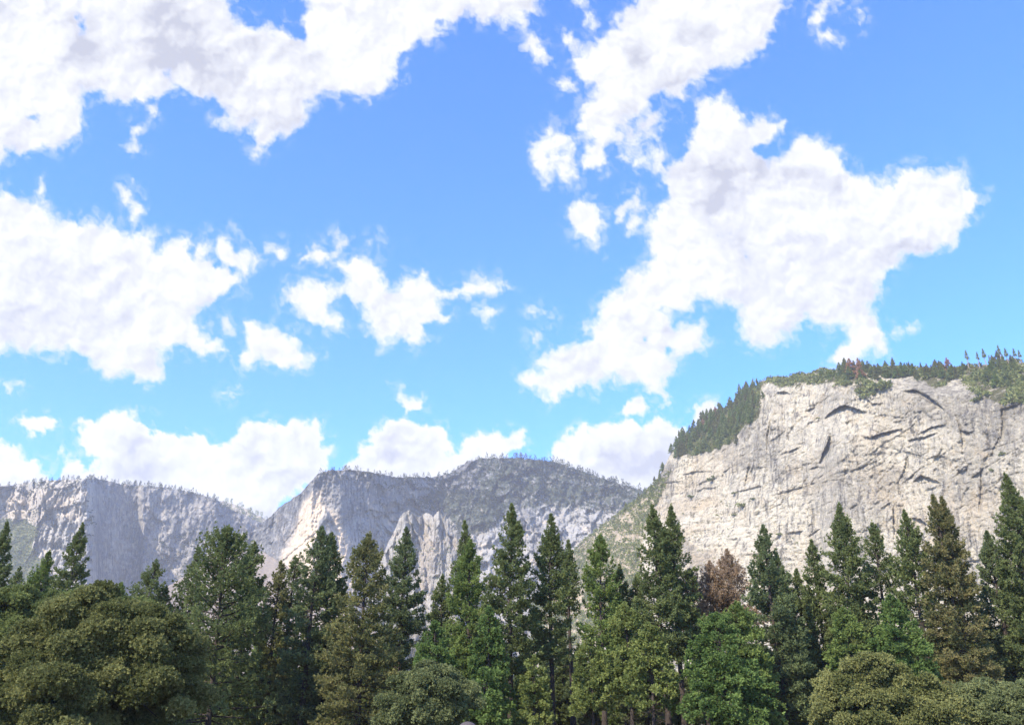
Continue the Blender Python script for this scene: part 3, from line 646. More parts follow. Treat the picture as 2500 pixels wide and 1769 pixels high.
def blades(rng, c, o, length, width, n, spread=0.9, tint=None):
    """n triangular leaf blades round every centre c, leaning along o."""
    m = len(c)
    c = np.repeat(c, n, 0); o = np.repeat(o, n, 0)
    d = unit(o + spread * rng.normal(0, 0.6, c.shape))
    L = np.repeat(np.broadcast_to(length, (m,)), n)[:, None] * rng.uniform(.65, 1.25, (m * n, 1))
    W = np.repeat(np.broadcast_to(width, (m,)), n)[:, None]
    s = unit(np.cross(d, rng.normal(0, 1, d.shape)))
    a = c + s * W * .5; b = c - s * W * .5; t = c + d * L
    # a kite: broadest in the middle, so that it reads as a leaf spray
    midp = c + d * L * .45
    co = np.stack([c, midp + s * W * .5, t, midp - s * W * .5], 1).reshape(-1, 3)
    f = np.arange(m * n * 4).reshape(-1, 4)
    tn = np.repeat(np.clip((tint if tint is not None else rng.uniform(0, 1, m)), 0, 1), n)
    tn = np.clip(tn + rng.normal(0, .12, m * n), 0, 1)
    return co, f, np.repeat(tn, 4)

def clump_mesh(rng, P, r, nb, flat=0.75):
    """Dome-shaped leaf clumps of radius r at points P."""
    m = len(P)
    k = 7
    off = rng.normal(0, 1, (m, k, 3)); off[..., 2] = np.abs(off[..., 2]) * flat
    off = unit(off) * rng.uniform(.45, 1.0, (m, k, 1)) * np.broadcast_to(r, (m,))[:, None, None]
    off[..., 2] *= flat
    c = (P[:, None, :] + off).reshape(-1, 3); o = unit(off.reshape(-1, 3) + np.array([0, 0, .4]) * np.repeat(np.broadcast_to(r, (m,)), k)[:, None])
    tint = np.repeat(rng.uniform(0, 1, m), k) * .6 + rng.uniform(0, .4, m * k)
    rr = np.repeat(np.broadcast_to(r, (m,)), k)
    return blades(rng, c, o, rr * .55, rr * .42, nb, 1.1, tint)

def brush(name, label, mtn, poly, n, r, mat, seed, sel=None, nb=4):
    rng = np.random.default_rng(seed)
    q = in_poly_points(rng, poly, n)
    if sel is not None: q = q[sel(q[:, 0], q[:, 1], rng)]
    P = mtn.at(q[:, 0], q[:, 1])
    co, f, t = clump_mesh(rng, P, rng.uniform(r[0], r[1], len(P)), nb)
    o = link(name, mesh_data(name, co, f, mat, {'tint': t}))
    tag(o, label, kind='stuff')
def patchy(sc, th, seed): return lambda u, v, rng: fbm(u / sc, v / sc * 1.6, seed, 4) + rng.uniform(-.12, .12, len(u)) > th
brush('brush', 'olive shrubs covering the sloping shoulder left of the pale cliff', cliff, BRUSHSLOPE, 7600, (2.4, 6.2), FOL['brush'], 1, patchy(40, -.22, 5))
brush('brush', 'dark shrubs under the conifers of the steep wooded slope', cliff, FORESTSLOPE, 1500, (2.0, 4.5), FOL['brush'], 2)
brush('brush', 'green shrubs on the rim above the pale cliff', cliff, RIMVEG, 2800, (2.5, 7.0), FOL['brush'], 3, patchy(50, -.02, 7))
brush('brush', 'dry shrubs dotted over the lower slabs of the pale cliff', cliff, SLABS, 900, (1.0, 3.0), FOL['brush'], 4, patchy(40, .08, 8))
brush('brush', 'dark wooded band across the grey mountain', mid, MIDDARKBAND, 1700, (3, 7), FOL['darkbrush'], 5, patchy(30, -.2, 9))
brush('brush', 'dark trees and shrubs speckling the summit of the grey mountain', mid, [(1040,1170),(1140,1130),(1270,1117),(1360,1128),(1470,1168),(1580,1200),(1600,1300),(1480,1250),(1330,1230),(1200,1240),(1060,1215)], 3600, (3.5, 8), FOL['darkbrush'], 6, patchy(26, -.12, 10))
brush('brush', 'scattered shrubs on the lower face of the grey mountain', mid, MIDPALE, 900, (3, 7), FOL['darkbrush'], 7, patchy(30, .12, 11))
brush('brush', 'dark shrubs along the top of the sheer grey face', mid, [(780,1157),(860,1147),(960,1165),(1050,1165),(1050,1200),(960,1195),(860,1175)], 700, (3, 6), FOL['darkbrush'], 8, patchy(30, .0, 12))
brush('brush', 'grey green brush on the apron at the far left', left, LEFTGREEN, 3000, (4, 9), FOL['brush'], 9)
brush('brush', 'shrubs on the ledges of the left mountain', left, [(0,1190),(200,1180),(240,1300),(150,1420),(90,1300),(0,1250)], 1200, (3, 8), FOL['darkbrush'], 10, patchy(30, .05, 13))
brush('brush', 'shrubs on the darker ledges of the left mountain', left, [(360,1320),(450,1300),(540,1290),(560,1340),(480,1420),(400,1440),(370,1380)], 1100, (4, 9), FOL['darkbrush'], 11, patchy(26, .08, 14))
brush('brush', 'pale shrubs among the granite spires', spires, [(930,1400),(985,1280),(1080,1270),(1150,1420),(1160,1540),(900,1540)], 520, (2, 5), FOL['brush'], 12, patchy(30, .05, 15))

# ------------------------------------------------------------------ conifers
def tube(path, rad, n=7):
    path = np.asarray(path); m = len(path)
    th = np.linspace(0, 2 * math.pi, n, endpoint=False)
    tang = unit(np.gradient(path, axis=0))
    ref = np.array([1.0, .13, .07]) if abs(tang[0][2]) > .6 else np.array([0, 0, 1.0])
    a = unit(np.cross(tang, ref)); b = np.cross(tang, a)
    co = (path[:, None, :] + (a[:, None, :] * np.cos(th)[None, :, None] + b[:, None, :] * np.sin(th)[None, :, None]) * np.asarray(rad)[:, None, None]).reshape(-1, 3)
    idx = np.arange(m * n).reshape(m, n); nx = np.roll(idx, -1, 1)
    f = np.stack([idx[:-1], nx[:-1], nx[1:], idx[1:]], -1).reshape(-1, 4)
    return co, f

def join(parts):
    co = []; f = []; n = 0
    for c, q in parts:
        co.append(c); f.append(q + n); n += len(c)
    return np.concatenate(co), np.concatenate(f)

def limbs(start, end, mid_, r0):
    """Many thin three-sided tapered limbs at once, bent at mid_."""
    m = len(start)
    th = np.array([0, 2.094, 4.189])
    ax = unit(end - start); a = unit(np.cross(ax, np.array([.21, .13, 1.0]))); b = np.cross(ax, a)
    ring = np.cos(th)[None, :, None] * a[:, None, :] + np.sin(th)[None, :, None] * b[:, None, :]
    r0 = np.broadcast_to(r0, (m,))[:, None, None]
    co = np.stack([start[:, None] + ring * r0, mid_[:, None] + ring * r0 * .65, end[:, None] + ring * r0 * .15], 1)  # m,3,3,3
    idx = np.arange(m * 9).reshape(m, 3, 3); nx = np.roll(idx, -1, 2)
    f = np.stack([idx[:, :-1], nx[:, :-1], nx[:, 1:], idx[:, 1:]], -1).reshape(-1, 4)
    return co.reshape(-1, 3), f

def conifer(rng, H, prof, base, dens=1.0, style='pine', bare=0.0, blade=(.38, .155), nbl=6, whorl=.48):
    """H height, prof(z) crown radius, base height of the lowest green branch."""
    zs = []; z = base
    while z < H * .992:
        nb = rng.integers(3, 6) if style != 'big' else rng.integers(2, 4)
        zs += [z + rng.normal(0, .16) for _ in range(nb)]
        z += whorl * rng.uniform(.6, 1.4) * (1.0 if z < .8 * H else .62)
    z = np.clip(np.array(zs), 0.3, H - .05); m = len(z)
    az = rng.uniform(0, 2 * math.pi, m)
    t = z / H
    lump = 0.5 + 0.5 * np.sin(az * 2 + z * .9 + rng.uniform(0, 6)) * np.sin(z * .55 + az + rng.uniform(0, 6))
    L = prof(z) * np.interp(t, [0, .55, .85, 1], [1.08, 1.08, 1.14, 1.10]) * rng.uniform(.76, 1.14, m) * (.94 + .16 * lump) + .25 * np.clip((1 - t) * 6, 0, 1)
    if style == 'cedar': e = np.interp(t, [0, .7, 1], [-.12, .12, .9]); droop, up = .32, .14
    elif style == 'big': e = np.interp(t, [0, .6, 1], [.05, .4, 1.1]); droop, up = .18, .18
    else: e = np.interp(t, [0, .5, .8, 1], [-.15, .18, .62, 1.2]); droop, up = .26, .30
    e = e + rng.normal(0, .12, m)
    lean = np.array([rng.normal(0, .014), rng.normal(0, .014)])
    def axis(zz): return np.stack([lean[0] * zz + .10 * np.sin(zz * .25 + 1), lean[1] * zz, zz], -1)
    rad = np.stack([np.cos(az), np.sin(az), 0 * az], -1); lat = np.stack([-np.sin(az), np.cos(az), 0 * az], -1)
    def on_branch(i, s, w):
        Li = L[i]; zz = Li * (np.sin(e[i]) * s - droop * s ** 2 + up * s ** 3)
        return axis(z[i]) + rad[i] * (Li * s * np.cos(e[i]))[:, None] + lat[i] * w[:, None] + np.stack([0 * zz, 0 * zz, zz], -1)
    k = np.clip((L * 10.5 * dens + 4).astype(int), 4, 70)
    i = np.repeat(np.arange(m), k)
    s0 = .18 if style != 'big' else .22
    s = s0 + (1 - s0) * rng.uniform(0, 1, len(i)) ** .75
    w = rng.uniform(-1, 1, len(i)) * L[i] * .36 * (1.10 - s) + rng.normal(0, .08, len(i)) * np.clip(L[i], .3, 1)
    c = on_branch(i, s, w); c[:, 2] += rng.normal(0, 1, len(i)) * np.clip(.10 * L[i], .02, .22 if style != 'big' else .5)
    o = unit(rad[i] * .75 + np.array([0, 0, .55 if style != 'cedar' else .2]) + lat[i] * np.sign(w)[:, None] * .4)
    pt = fbm(az * 1.1 + 9, z * .35, int(H * 100) % 997, 3)
    tint = np.clip(rng.uniform(0, 1, m)[i] * .42 + .55 * pt[i] + rng.uniform(0, .58, len(i)), 0, 1)
    sz = np.clip(.55 + .5 * (1 - t[i]) * 3, .6, 1.05)
    co, f, tn = blades(rng, c, o, blade[0] * sz, blade[1] * sz, nbl, .95, tint)
    # leader
    zl = np.linspace(H * .93, H, 12); cl = axis(zl) + rng.normal(0, .05, (12, 3))
    c2, f2, t2 = blades(rng, cl, np.tile([0, 0, 1.0], (12, 1)), blade[0] * .8, blade[1] * .8, nbl, .8)
    crown = (np.concatenate([co, c2]), np.concatenate([f, f2 + len(co)]), np.concatenate([tn, t2]))
    zt = np.linspace(0, H * .985, 14); r0 = .0115 * H + .06
    rr = r0 * (1 - zt / H) ** .85 + .025; rr[0] *= 1.25
    parts = [tube(axis(zt), rr, 8)]
    al = np.arange(m); one = np.ones(m)
    parts.append(limbs(axis(z), on_branch(al, .97 * one, 0 * one), on_branch(al, .5 * one, 0 * one), (.022 if style != 'big' else .05) + .012 * L))
    if bare > 0:                                        # dead snags on the lower trunk
        nb = int(bare * 34); zz = rng.uniform(1.0, max(base * 1.15, 3), nb); a2 = rng.uniform(0, 6.283, nb)
        LL = rng.uniform(.6, 2.6, nb); dr = np.stack([np.cos(a2), np.sin(a2), rng.uniform(-.5, .35, nb)], -1)
        st = axis(zz); en = st + dr * LL[:, None]; md = (st + en) / 2 + rng.normal(0, .12, st.shape)
        parts.append(limbs(st, en, md, .035))
    return crown, join(parts)

def plant_conifer(name, label, cat, u, v, Y, widths, fol, seed, group=None, base_v=None, wood=BARK, **kw):
    """u, v: tip in photo pixels; Y: distance ahead; widths: [(v, crown width in photo px)]."""
    rng = np.random.default_rng(seed)
    tip = at_depth(u, v, Y); H = tip[2]
    pts = []
    for vv, ww in widths:
        d = ray(u, vv); k = Y / d[1]; zc = CAM[2] + d[2] * k
        pts.append((zc, ww * k / F_PX * .5))
    pts.append((H, 0.12)); pts.sort()
    zz, ww = zip(*pts)
    def prof(z): return np.interp(z, zz, ww)
    if base_v is None: base = 1.2
    else:
        d = ray(u, base_v); base = max(CAM[2] + d[2] * Y / d[1], 1.0)
    crown, wd = conifer(rng, H, prof, base, **kw)
    root = empty(name, (tip[0], Y, 0))
    tag(root, label, cat, group)
    link('trunk', mesh_data('trunk', wd[0], wd[1], wood), root)
    link('crown', mesh_data('crown', crown[0], crown[1], FOL[fol], {'tint': crown[2]}), root)
    return root

G1 = 'tall conifers of the front row'
PINES = [  # label, u, v, Y, widths, foliage, options
 ('narrow dark pine cut by the left edge of the picture', 12, 1276, 128, [(1330,34),(1400,56),(1470,80),(1600,110)], 'pine', {}),
 ('thin sparse pine tip just right of the left edge pine', 42, 1384, 140, [(1420,26),(1470,52),(1600,70)], 'pine', dict(dens=.6)),
 ('light green pine left of the slim dark pine above the oaks', 122, 1345, 135, [(1390,34),(1440,66),(1500,110),(1650,130)], 'mid', {}),
 ('slim dark pine rising above the oaks on the left', 198, 1277, 132, [(1320,26),(1370,44),(1450,84),(1500,110),(1650,130)], 'pine', {}),
 ('small bright pine tip between the slim dark pine and the sparse pine', 288, 1421, 140, [(1445,24),(1480,44),(1600,80)], 'mid', {}),
 ('sparse see through pine left of the tan slope', 378, 1366, 132, [(1400,30),(1440,66),(1470,92),(1520,110),(1650,120)], 'pine', dict(dens=.75)),
 ('small sparse pine leaning by the tan slope', 408, 1432, 134, [(1455,26),(1500,46),(1600,66)], 'pine', dict(dens=.55)),
 ('spindly pine tip on the left side of the large spreading pine', 490, 1333, 134, [(1365,18),(1400,34),(1450,60),(1520,90),(1650,110)], 'pine', dict(dens=.6)),
 ('large spreading pine with a rounded top and thick dark limbs', 566, 1291, 112, [(1310,44),(1345,96),(1380,140),(1430,196),(1480,226),(1560,250),(1700,262)], 'pine', dict(style='big', whorl=.46, dens=1.6, blade=(.36, .15), nbl=7)),
 ('narrow pine close behind the right side of the spreading pine', 618, 1320, 126, [(1350,26),(1390,48),(1440,70),(1520,90),(1650,110)], 'pine', {}),
 ('small airy pine in the gap right of the spreading pine', 685, 1368, 128, [(1400,32),(1440,48),(1480,60),(1560,76),(1700,90)], 'olive', dict(dens=.6)),
 ('airy pine tip touching the left flank of the broad open pine', 719, 1355, 132, [(1390,28),(1440,50),(1500,70),(1650,90)], 'pine', dict(dens=.6)),
 ('broad open pine in front of the cream face', 774, 1285, 122, [(1320,40),(1360,66),(1410,84),(1470,110),(1560,124),(1700,140)], 'blue', dict(dens=.75, blade=(.40, .15))),
 ('dark pine close on the right of the broad open pine', 821, 1298, 126, [(1330,32),(1370,50),(1410,66),(1460,92),(1560,110),(1700,130)], 'pine', {}),
 ('olive brown pine widening to the bottom edge', 900, 1298, 116, [(1330,34),(1370,64),(1410,90),(1460,112),(1540,140),(1620,176),(1700,196)], 'olive', dict(blade=(.38, .155))),
 ('tall pine right of the olive brown pine', 993, 1286, 128, [(1320,26),(1380,54),(1440,82),(1510,104),(1600,120),(1700,130)], 'blue', {}),
 ('short dark pine before the foot of the spires', 1084, 1403, 126, [(1440,24),(1480,42),(1530,60),(1650,90)], 'pine', {}),
 ('thin dark pine tip directly behind the mid green pine', 1139, 1272, 138, [(1300,18),(1340,30),(1380,44),(1440,70),(1600,100)], 'pine', dict(dens=.7)),
 ('mid green pine with a blunt top right of the short dark pine', 1150, 1318, 122, [(1340,28),(1390,54),(1442,76),(1500,94),(1580,110),(1700,120)], 'mid', {}),
 ('tallest pine of the middle with a steep dark spire', 1245, 1231, 120, [(1260,24),(1310,52),(1378,84),(1430,102),(1474,120),(1560,140),(1650,150),(1720,150)], 'pine', dict(bare=.8, base_v=1640)),
 ('even dark pine with a pointed top near the middle right', 1339, 1255, 124, [(1290,28),(1340,50),(1394,74),(1450,86),(1510,96),(1600,100)], 'pine', dict(bare=1.6, base_v=1610)),
 ('lean pine with a bare black trunk below its crown', 1387, 1316, 134, [(1350,22),(1400,44),(1450,56),(1500,40)], 'pine', dict(bare=1.2, base_v=1500, dens=.8)),
 ('stout pine before the brushy slope', 1457, 1305, 124, [(1330,26),(1378,62),(1430,78),(1480,88),(1560,100),(1650,90)], 'mid', dict(bare=1.4, base_v=1600)),
 ('small dark pine left of the massive twin topped pine', 1511, 1378, 128, [(1410,22),(1450,40),(1500,60),(1600,80)], 'pine', {}),
 ('slender pine tip on the left shoulder of the massive twin topped pine', 1559, 1405, 130, [(1440,30),(1500,60),(1600,90)], 'pine', {}),
 ('massive dark pine forming the left spire of the twin tops', 1597, 1231, 122, [(1270,28),(1320,56),(1378,84),(1440,110),(1500,128),(1580,128)], 'pine', dict(dens=.95, bare=.8, base_v=1600)),
 ('dark pine forming the right spire of the twin tops', 1631, 1233, 124, [(1270,24),(1320,50),(1378,76),(1440,96),(1500,116),(1580,124)], 'pine', dict(dens=.95, bare=.8, base_v=1610)),
 ('dark pine with layered boughs right of the brown dead trees', 1864, 1282, 118, [(1310,28),(1350,52),(1378,66),(1440,92),(1500,116),(1580,140),(1680,160)], 'blue', {}),
 ('narrow pine close behind the layered pine', 1906, 1348, 130, [(1380,24),(1420,42),(1480,66),(1600,90)], 'pine', {}),
 ('small pine between the layered pine and the paired pines', 1941, 1390, 132, [(1420,22),(1460,34),(1520,60),(1650,90)], 'pine', {}),
 ('shorter pine of the pair left of the sparse pine', 1979, 1317, 128, [(1350,26),(1400,46),(1450,64),(1530,90),(1650,100)], 'pine', {}),
 ('taller pine of the pair left of the sparse pine', 2034, 1228, 124, [(1260,22),(1300,46),(1347,76),(1400,94),(1450,108),(1510,112),(1600,110)], 'pine', dict(bare=.4, base_v=1580)),
 ('sparse dark pine with its trunk showing', 2123, 1273, 128, [(1300,28),(1340,54),(1380,76),(1430,82),(1480,78)], 'pine', dict(dens=.7, base_v=1490, bare=.5)),
 ('dark pine before the shadowed arches of the cliff', 2200, 1244, 122, [(1270,20),(1310,46),(1347,72),(1400,86),(1470,110),(1560,124),(1650,120)], 'pine', dict(bare=.5, base_v=1640)),
 ('tall yellowing pine with a forked top, its left spire', 2280, 1208, 116, [(1240,26),(1290,54),(1347,82),(1400,98),(1450,116),(1520,128),(1615,136),(1700,140)], 'brown', {}),
 ('narrow right spire of the fork topped yellowing pine', 2295, 1213, 117, [(1240,18),(1290,34),(1347,56),(1400,64)], 'brown', {}),
 ('slim pine between the yellowing pine and the right edge pine', 2400, 1297, 126, [(1330,26),(1367,48),(1420,66),(1500,90),(1620,110)], 'blue', {}),
 ('tall dark pine at the right edge of the picture', 2450, 1155, 118, [(1190,28),(1240,48),(1300,84),(1347,96),(1420,120),(1520,140),(1650,150)], 'pine', dict(bare=.3, base_v=1680)),
 ('pine partly cut by the right edge beside the tallest one', 2492, 1211, 122, [(1250,26),(1310,50),(1400,84),(1500,110),(1650,130)], 'pine', {}),
 ('small pine left of the paired pines lower crowns', 2086, 1420, 130, [(1450,28),(1490,50),(1560,80)], 'olive', {}),
]
for k, (lab, u, v, Y, w, fol, kw) in enumerate(PINES):
    plant_conifer('pine_tree', lab, 'pine tree', u, v, Y, w, fol, 100 + k, G1, **kw)
CEDARS = [
 ('bright green bushy cedar filling the bottom left of the layered pine', 1752, 1496, 104, [(1520,50),(1560,108),(1600,158),(1650,190),(1720,210)], 'cedar', {}),
 ('dark green cedar behind the bright bushy cedar', 1796, 1468, 112, [(1500,50),(1540,90),(1600,130),(1680,150)], 'mid', {}),
 ('yellow green cedar with bare lower stems', 1580, 1521, 106, [(1550,46),(1600,84),(1650,110),(1720,110)], 'yellow', dict(bare=1.6, base_v=1715)),
 ('yellow green cedar left of the bare stemmed one', 1528, 1470, 110, [(1500,44),(1550,84),(1600,108),(1660,112)], 'yellow', dict(bare=1.6, base_v=1690)),
 ('small bright green cedar right of the blunt mid green pine', 1192, 1480, 112, [(1510,30),(1550,52),(1620,80),(1720,110)], 'cedar', {}),
 ('fresh green cedar below the short dark pine', 1064, 1515, 110, [(1545,36),(1580,66),(1620,90),(1700,110)], 'cedar', {}),
 ('rich green cedar under the sparse dark pine', 2165, 1450, 110, [(1480,36),(1520,76),(1560,112),(1610,130),(1700,140)], 'cedar', {}),
 ('soft green cedar standing left of the rich green one', 2057, 1483, 112, [(1510,44),(1560,86),(1620,98),(1700,110)], 'mid', {}),
 ('low yellow green cedar beside the stems near the middle', 1440, 1560, 112, [(1590,50),(1640,80),(1720,90)], 'yellow', dict(bare=1.0, base_v=1720)),
 ('drooping green cedar between two dark trunks', 1300, 1600, 112, [(1630,40),(1680,70),(1740,90)], 'yellow', dict(bare=.8)),
 ('leafy green young cedar low under the tallest middle pine', 1180, 1630, 106, [(1660,50),(1700,80),(1750,100)], 'cedar', {}),
]
for k, (lab, u, v, Y, w, fol, kw) in enumerate(CEDARS):
    plant_conifer('cedar_tree', lab, 'cedar tree', u, v, Y, w, fol, 300 + k, 'bushy cedars among the pines', style='cedar', dens=1.25, blade=(.36, .2), whorl=.42, **kw)
DEAD = [
 ('tallest brown dead conifer between the twin topped pine and the layered pine', 1778, 1342, 128, [(1370,30),(1410,72),(1450,112),(1500,140),(1600,150)]),
 ('brown dead conifer left of the tallest brown one', 1738, 1368, 130, [(1400,30),(1440,66),(1490,104),(1600,120)]),
 ('thin brown dead conifer beside the twin topped pine', 1698, 1388, 128, [(1420,36),(1460,64),(1510,88),(1600,100)]),
]
for k, (lab, u, v, Y, w) in enumerate(DEAD):
    plant_conifer('dead_tree', lab, 'dead tree', u, v, Y, w, 'dead', 340 + k, 'brown dead conifers', base_v=1565, dens=1.0, blade=(.36, .12), whorl=.46)

# ------------------------------------------------------------------ shaded rank of conifers behind the front row (copies)
rng = np.random.default_rng(77)
fill_src = []
def fill_prof(H, W): return lambda z: np.interp(z, [0, .25 * H, .6 * H, H], [W * .8, W, W * .62, .1])
for k in range(4):
    H, W = 22.0, (3.0, 3.6, 2.7, 3.3)[k]
    cr, wd = conifer(np.random.default_rng(500 + k), H, fill_prof(H, W), 1.5, dens=1.0, blade=(.55, .24), nbl=5)
    fill_src.append((mesh_data('crown', cr[0], cr[1], FOL[('pine', 'blue', 'mid', 'pine')[k]], {'tint': cr[2]}), mesh_data('trunk', wd[0], wd[1], BARK)))
def place_copy(src, name, label, cat, group, loc, s, rz, sx=None):
    root = empty(name, loc); root.scale = (sx or s, sx or s, s); root.rotation_euler = (0, 0, rz)
    tag(root, label, cat, group)
    for nm, me in zip(('crown', 'trunk'), src): link(nm, me, root)
    return root
for row, (Y, n) in enumerate(((158, 36), (185, 36), (215, 40))):
    for k in range(n):
        u = -80 + 2660 * (k + .5 + rng.uniform(-.35, .35)) / n
        vt = np.interp(u, [0, 480, 520, 700, 1000, 1350, 1400, 1650, 1700, 2500], [1520, 1530, 1545, 1545, 1550, 1570, 1585, 1590, 1550, 1530]) + rng.uniform(-15, 45)
        p = at_depth(u, vt, Y + rng.uniform(-8, 8))
        s = p[2] / 22.0
        place_copy(fill_src[rng.integers(0, 4)], 'forest_conifer', 'dark conifer in the shaded rank behind the front row of pines', 'conifer', 'conifers in the shaded rank behind the front row',
                   (p[0], p[1], 0), s, rng.uniform(0, 6.28), s * rng.uniform(1.0, 1.4))

for u, vt, Y in ((1368, 1560, 150), (1392, 1585, 160), (1416, 1572, 156), (1404, 1620, 146), (478, 1560, 140), (930, 1590, 140)):
    p = at_depth(u, vt, Y); s = p[2] / 22.0
    place_copy(fill_src[rng.integers(0, 4)], 'forest_conifer', 'dark conifer in the shaded rank behind the front row of pines', 'conifer', 'conifers in the shaded rank behind the front row',
               (p[0], p[1], 0), s, rng.uniform(0, 6.28), s * 1.5)
for k in range(54):
    u = -60 + 2620 * (k + .5 + rng.uniform(-.4, .4)) / 54
    p = at_depth(u, rng.uniform(1640, 1700), 148 + rng.uniform(-6, 6)); s = p[2] / 22.0
    place_copy(fill_src[rng.integers(0, 4)], 'young_conifer', 'low young conifer among the trunks under the tall pines', 'conifer', 'young conifers under the tall pines',
               (p[0], p[1], 0), s, rng.uniform(0, 6.28), s * rng.uniform(1.5, 2.1))

# ------------------------------------------------------------------ broadleaf trees
def oak(label, blobs, Y, fol, seed, leaf=.22, n_per=900, cat='oak tree', name='oak_tree', group='broadleaf trees along the bottom of the picture', trunk_u=None):
    """blobs: (u, v, radius in photo px, depth offset in m) of the crown's lobes."""
    rng = np.random.default_rng(seed)
    cs = []; rs = []
    for u, v, r, dy in blobs:
        p = at_depth(u, v, Y + dy); cs.append(p); rs.append(r * (Y + dy) / ray(u, v)[1] / F_PX)
    cs = np.array(cs); rs = np.array(rs)
    bx = cs[:, 0].mean() if trunk_u is None else at_depth(trunk_u, 1700, Y)[0]
    root_p = np.array([bx, Y + 1.0, 0])
    cen = []; out = []; tn = []
    for c, r in zip(cs, rs):
        ns = int(36 * (r / 2.5) ** 1.1)
        d = rng.normal(0, 1, (ns, 3)); d[:, 2] += .45; d = unit(d)
        sc = c + d * (r * np.where(rng.uniform(0, 1, (ns, 1)) < .3, rng.uniform(1.0, 1.22, (ns, 1)), rng.uniform(.66, 1.0, (ns, 1)))) * np.array([1, 1, .88])
        sr = r * rng.uniform(.16, .40, ns) * (2.5 / r) ** .25
        for c1, r1, d1 in zip(sc, sr, d):
            n = int(n_per * .16 * (r1 / .7) ** 1.8)
            e = rng.normal(0, 1, (n, 3)) + .7 * d1 + np.array([0, 0, .55]); e = unit(e)
            cen.append(c1 + e * (r1 * rng.uniform(.55, 1.12, (n, 1))) * np.array([1.15, 1.15, .72]))
            out.append(unit(e + np.array([0, 0, .45])))
            tn.append(np.clip(rng.uniform(.1, .75) + rng.normal(0, .16, n), 0, 1))
    cen = np.concatenate(cen); out = np.concatenate(out); tn = np.concatenate(tn)
    inside = np.zeros(len(cen), bool)
    for c, r in zip(cs, rs): inside |= np.linalg.norm((cen - c) / np.array([1, 1, .86]), axis=1) < r * .62
    ok = ~inside & (cen[:, 2] > .4)
    cen, out, tn = cen[ok] - root_p, out[ok], tn[ok]
    cen = np.repeat(cen, 2, 0) + rng.normal(0, .16, (len(cen) * 2, 3)); out = np.repeat(out, 2, 0); tn = np.repeat(tn, 2)
    co, f, t = blades(rng, cen, out, leaf, leaf * .7, 6, 1.5, tn)
    root = empty(name, tuple(root_p)); tag(root, label, cat, group)
    link('crown', mesh_data('crown', co, f, FOL[fol], {'tint': t}), root)
    H = float((cs[:, 2] + rs).max())
    zt = np.linspace(0, H * .55, 8)
    path = np.stack([.25 * np.sin(zt * .6), .15 * np.cos(zt * .5), zt], -1)
    parts = [tube(path, np.linspace(.34, .16, 8), 8)]
    for c, r in zip(cs, rs):
        st = path[rng.integers(3, 8)]; en = c - root_p; md = st + (en - st) * .5 + np.array([0, 0, .4])
        parts.append(tube(np.array([st, md, en, en + unit(en - md) * r * .6]), [.13, .10, .06, .02], 6))
    link('trunk', mesh_data('trunk', *join(parts), BARK), root)
OAKS = [
 ('wide olive oak filling the bottom left corner, the nearest of the broadleaf trees', [(230,1590,130,0),(120,1640,110,1),(330,1620,120,.5),(200,1540,70,1.5),(290,1545,66,1.5),(360,1560,60,2),(60,1700,110,0),(200,1710,140,-1),(340,1710,120,-1),(385,1670,44,1),(120,1570,60,1.5),(20,1770,110,-1)], 82, 'oak', {}),
 ('dark oak crown showing above the wide olive oak at the left edge', [(20,1500,60,0),(90,1520,62,1),(-40,1560,90,0),(40,1590,90,0),(160,1510,54,1)], 100, 'oakdark', {}),
 ('dark rounded oak crown behind the wide olive oak under the slim pine', [(205,1490,44,0),(150,1500,50,1),(255,1510,46,0),(320,1525,56,1),(240,1560,70,0)], 98, 'oakdark', {}),
 ('grey green broadleaf tree with a rounded crown at the bottom centre', [(1050,1665,46,0),(1004,1690,42,0),(1096,1690,46,0),(1050,1720,70,-1),(1130,1735,44,-.5),(970,1740,50,0)], 94, 'oakgrey', {}),
 ('wide green oak at the bottom right with layered crown', [(2110,1655,56,0),(2070,1690,52,0),(2160,1680,60,0),(2200,1720,60,-.5),(2080,1745,70,-1),(2150,1755,70,-1)], 88, 'oak', {}),
 ('low oak crown right of the layered oak', [(2255,1705,44,0),(2300,1720,40,.5),(2280,1760,60,-.5),(2230,1765,40,-1)], 86, 'oak', {}),
 ('round grey green oak under the slim pine at the lower right', [(2385,1710,42,0),(2355,1735,44,0),(2420,1740,46,0),(2390,1770,60,-.5)], 88, 'oakgrey', {}),
 ('oak crown cut by the bottom right corner', [(2480,1730,50,0),(2450,1765,50,-.5),(2520,1760,70,0)], 86, 'oakgrey', {}),
]
for k, (lab, bl, Y, fol, kw) in enumerate(OAKS): oak(lab, bl, Y, fol, 700 + k, **kw)

# ------------------------------------------------------------------ trees on the mountains
def small_conifer(seed, H, W, fol, dens=1.0, base=.1, wood=BARK):
    cr, wd = conifer(np.random.default_rng(seed), H, lambda z: np.interp(z, [0, base * H, .35 * H, H], [W * .7, W, W * .8, .15]), base * H, dens=dens, blade=(1.5, .75), nbl=3, whorl=1.5)
    if wood is BARK_PALE: wd[0][:, :2] *= 1.9
    return (mesh_data('crown', cr[0], cr[1], FOL[fol], {'tint': cr[2]}), mesh_data('trunk', wd[0], wd[1], wood))
MT = {'green': [small_conifer(800 + k, 26, (4.4, 3.8, 5.0, 4.2)[k], ('ridge', 'olive', 'ridge', 'mid')[k], .32) for k in range(4)],
      'rust': [small_conifer(810, 26, 4.2, 'rust', .34)],
      'snag': [small_conifer(812, 30, 3.2, 'ridge', .34, .55, BARK_PALE)]}
rng = np.random.default_rng(88)
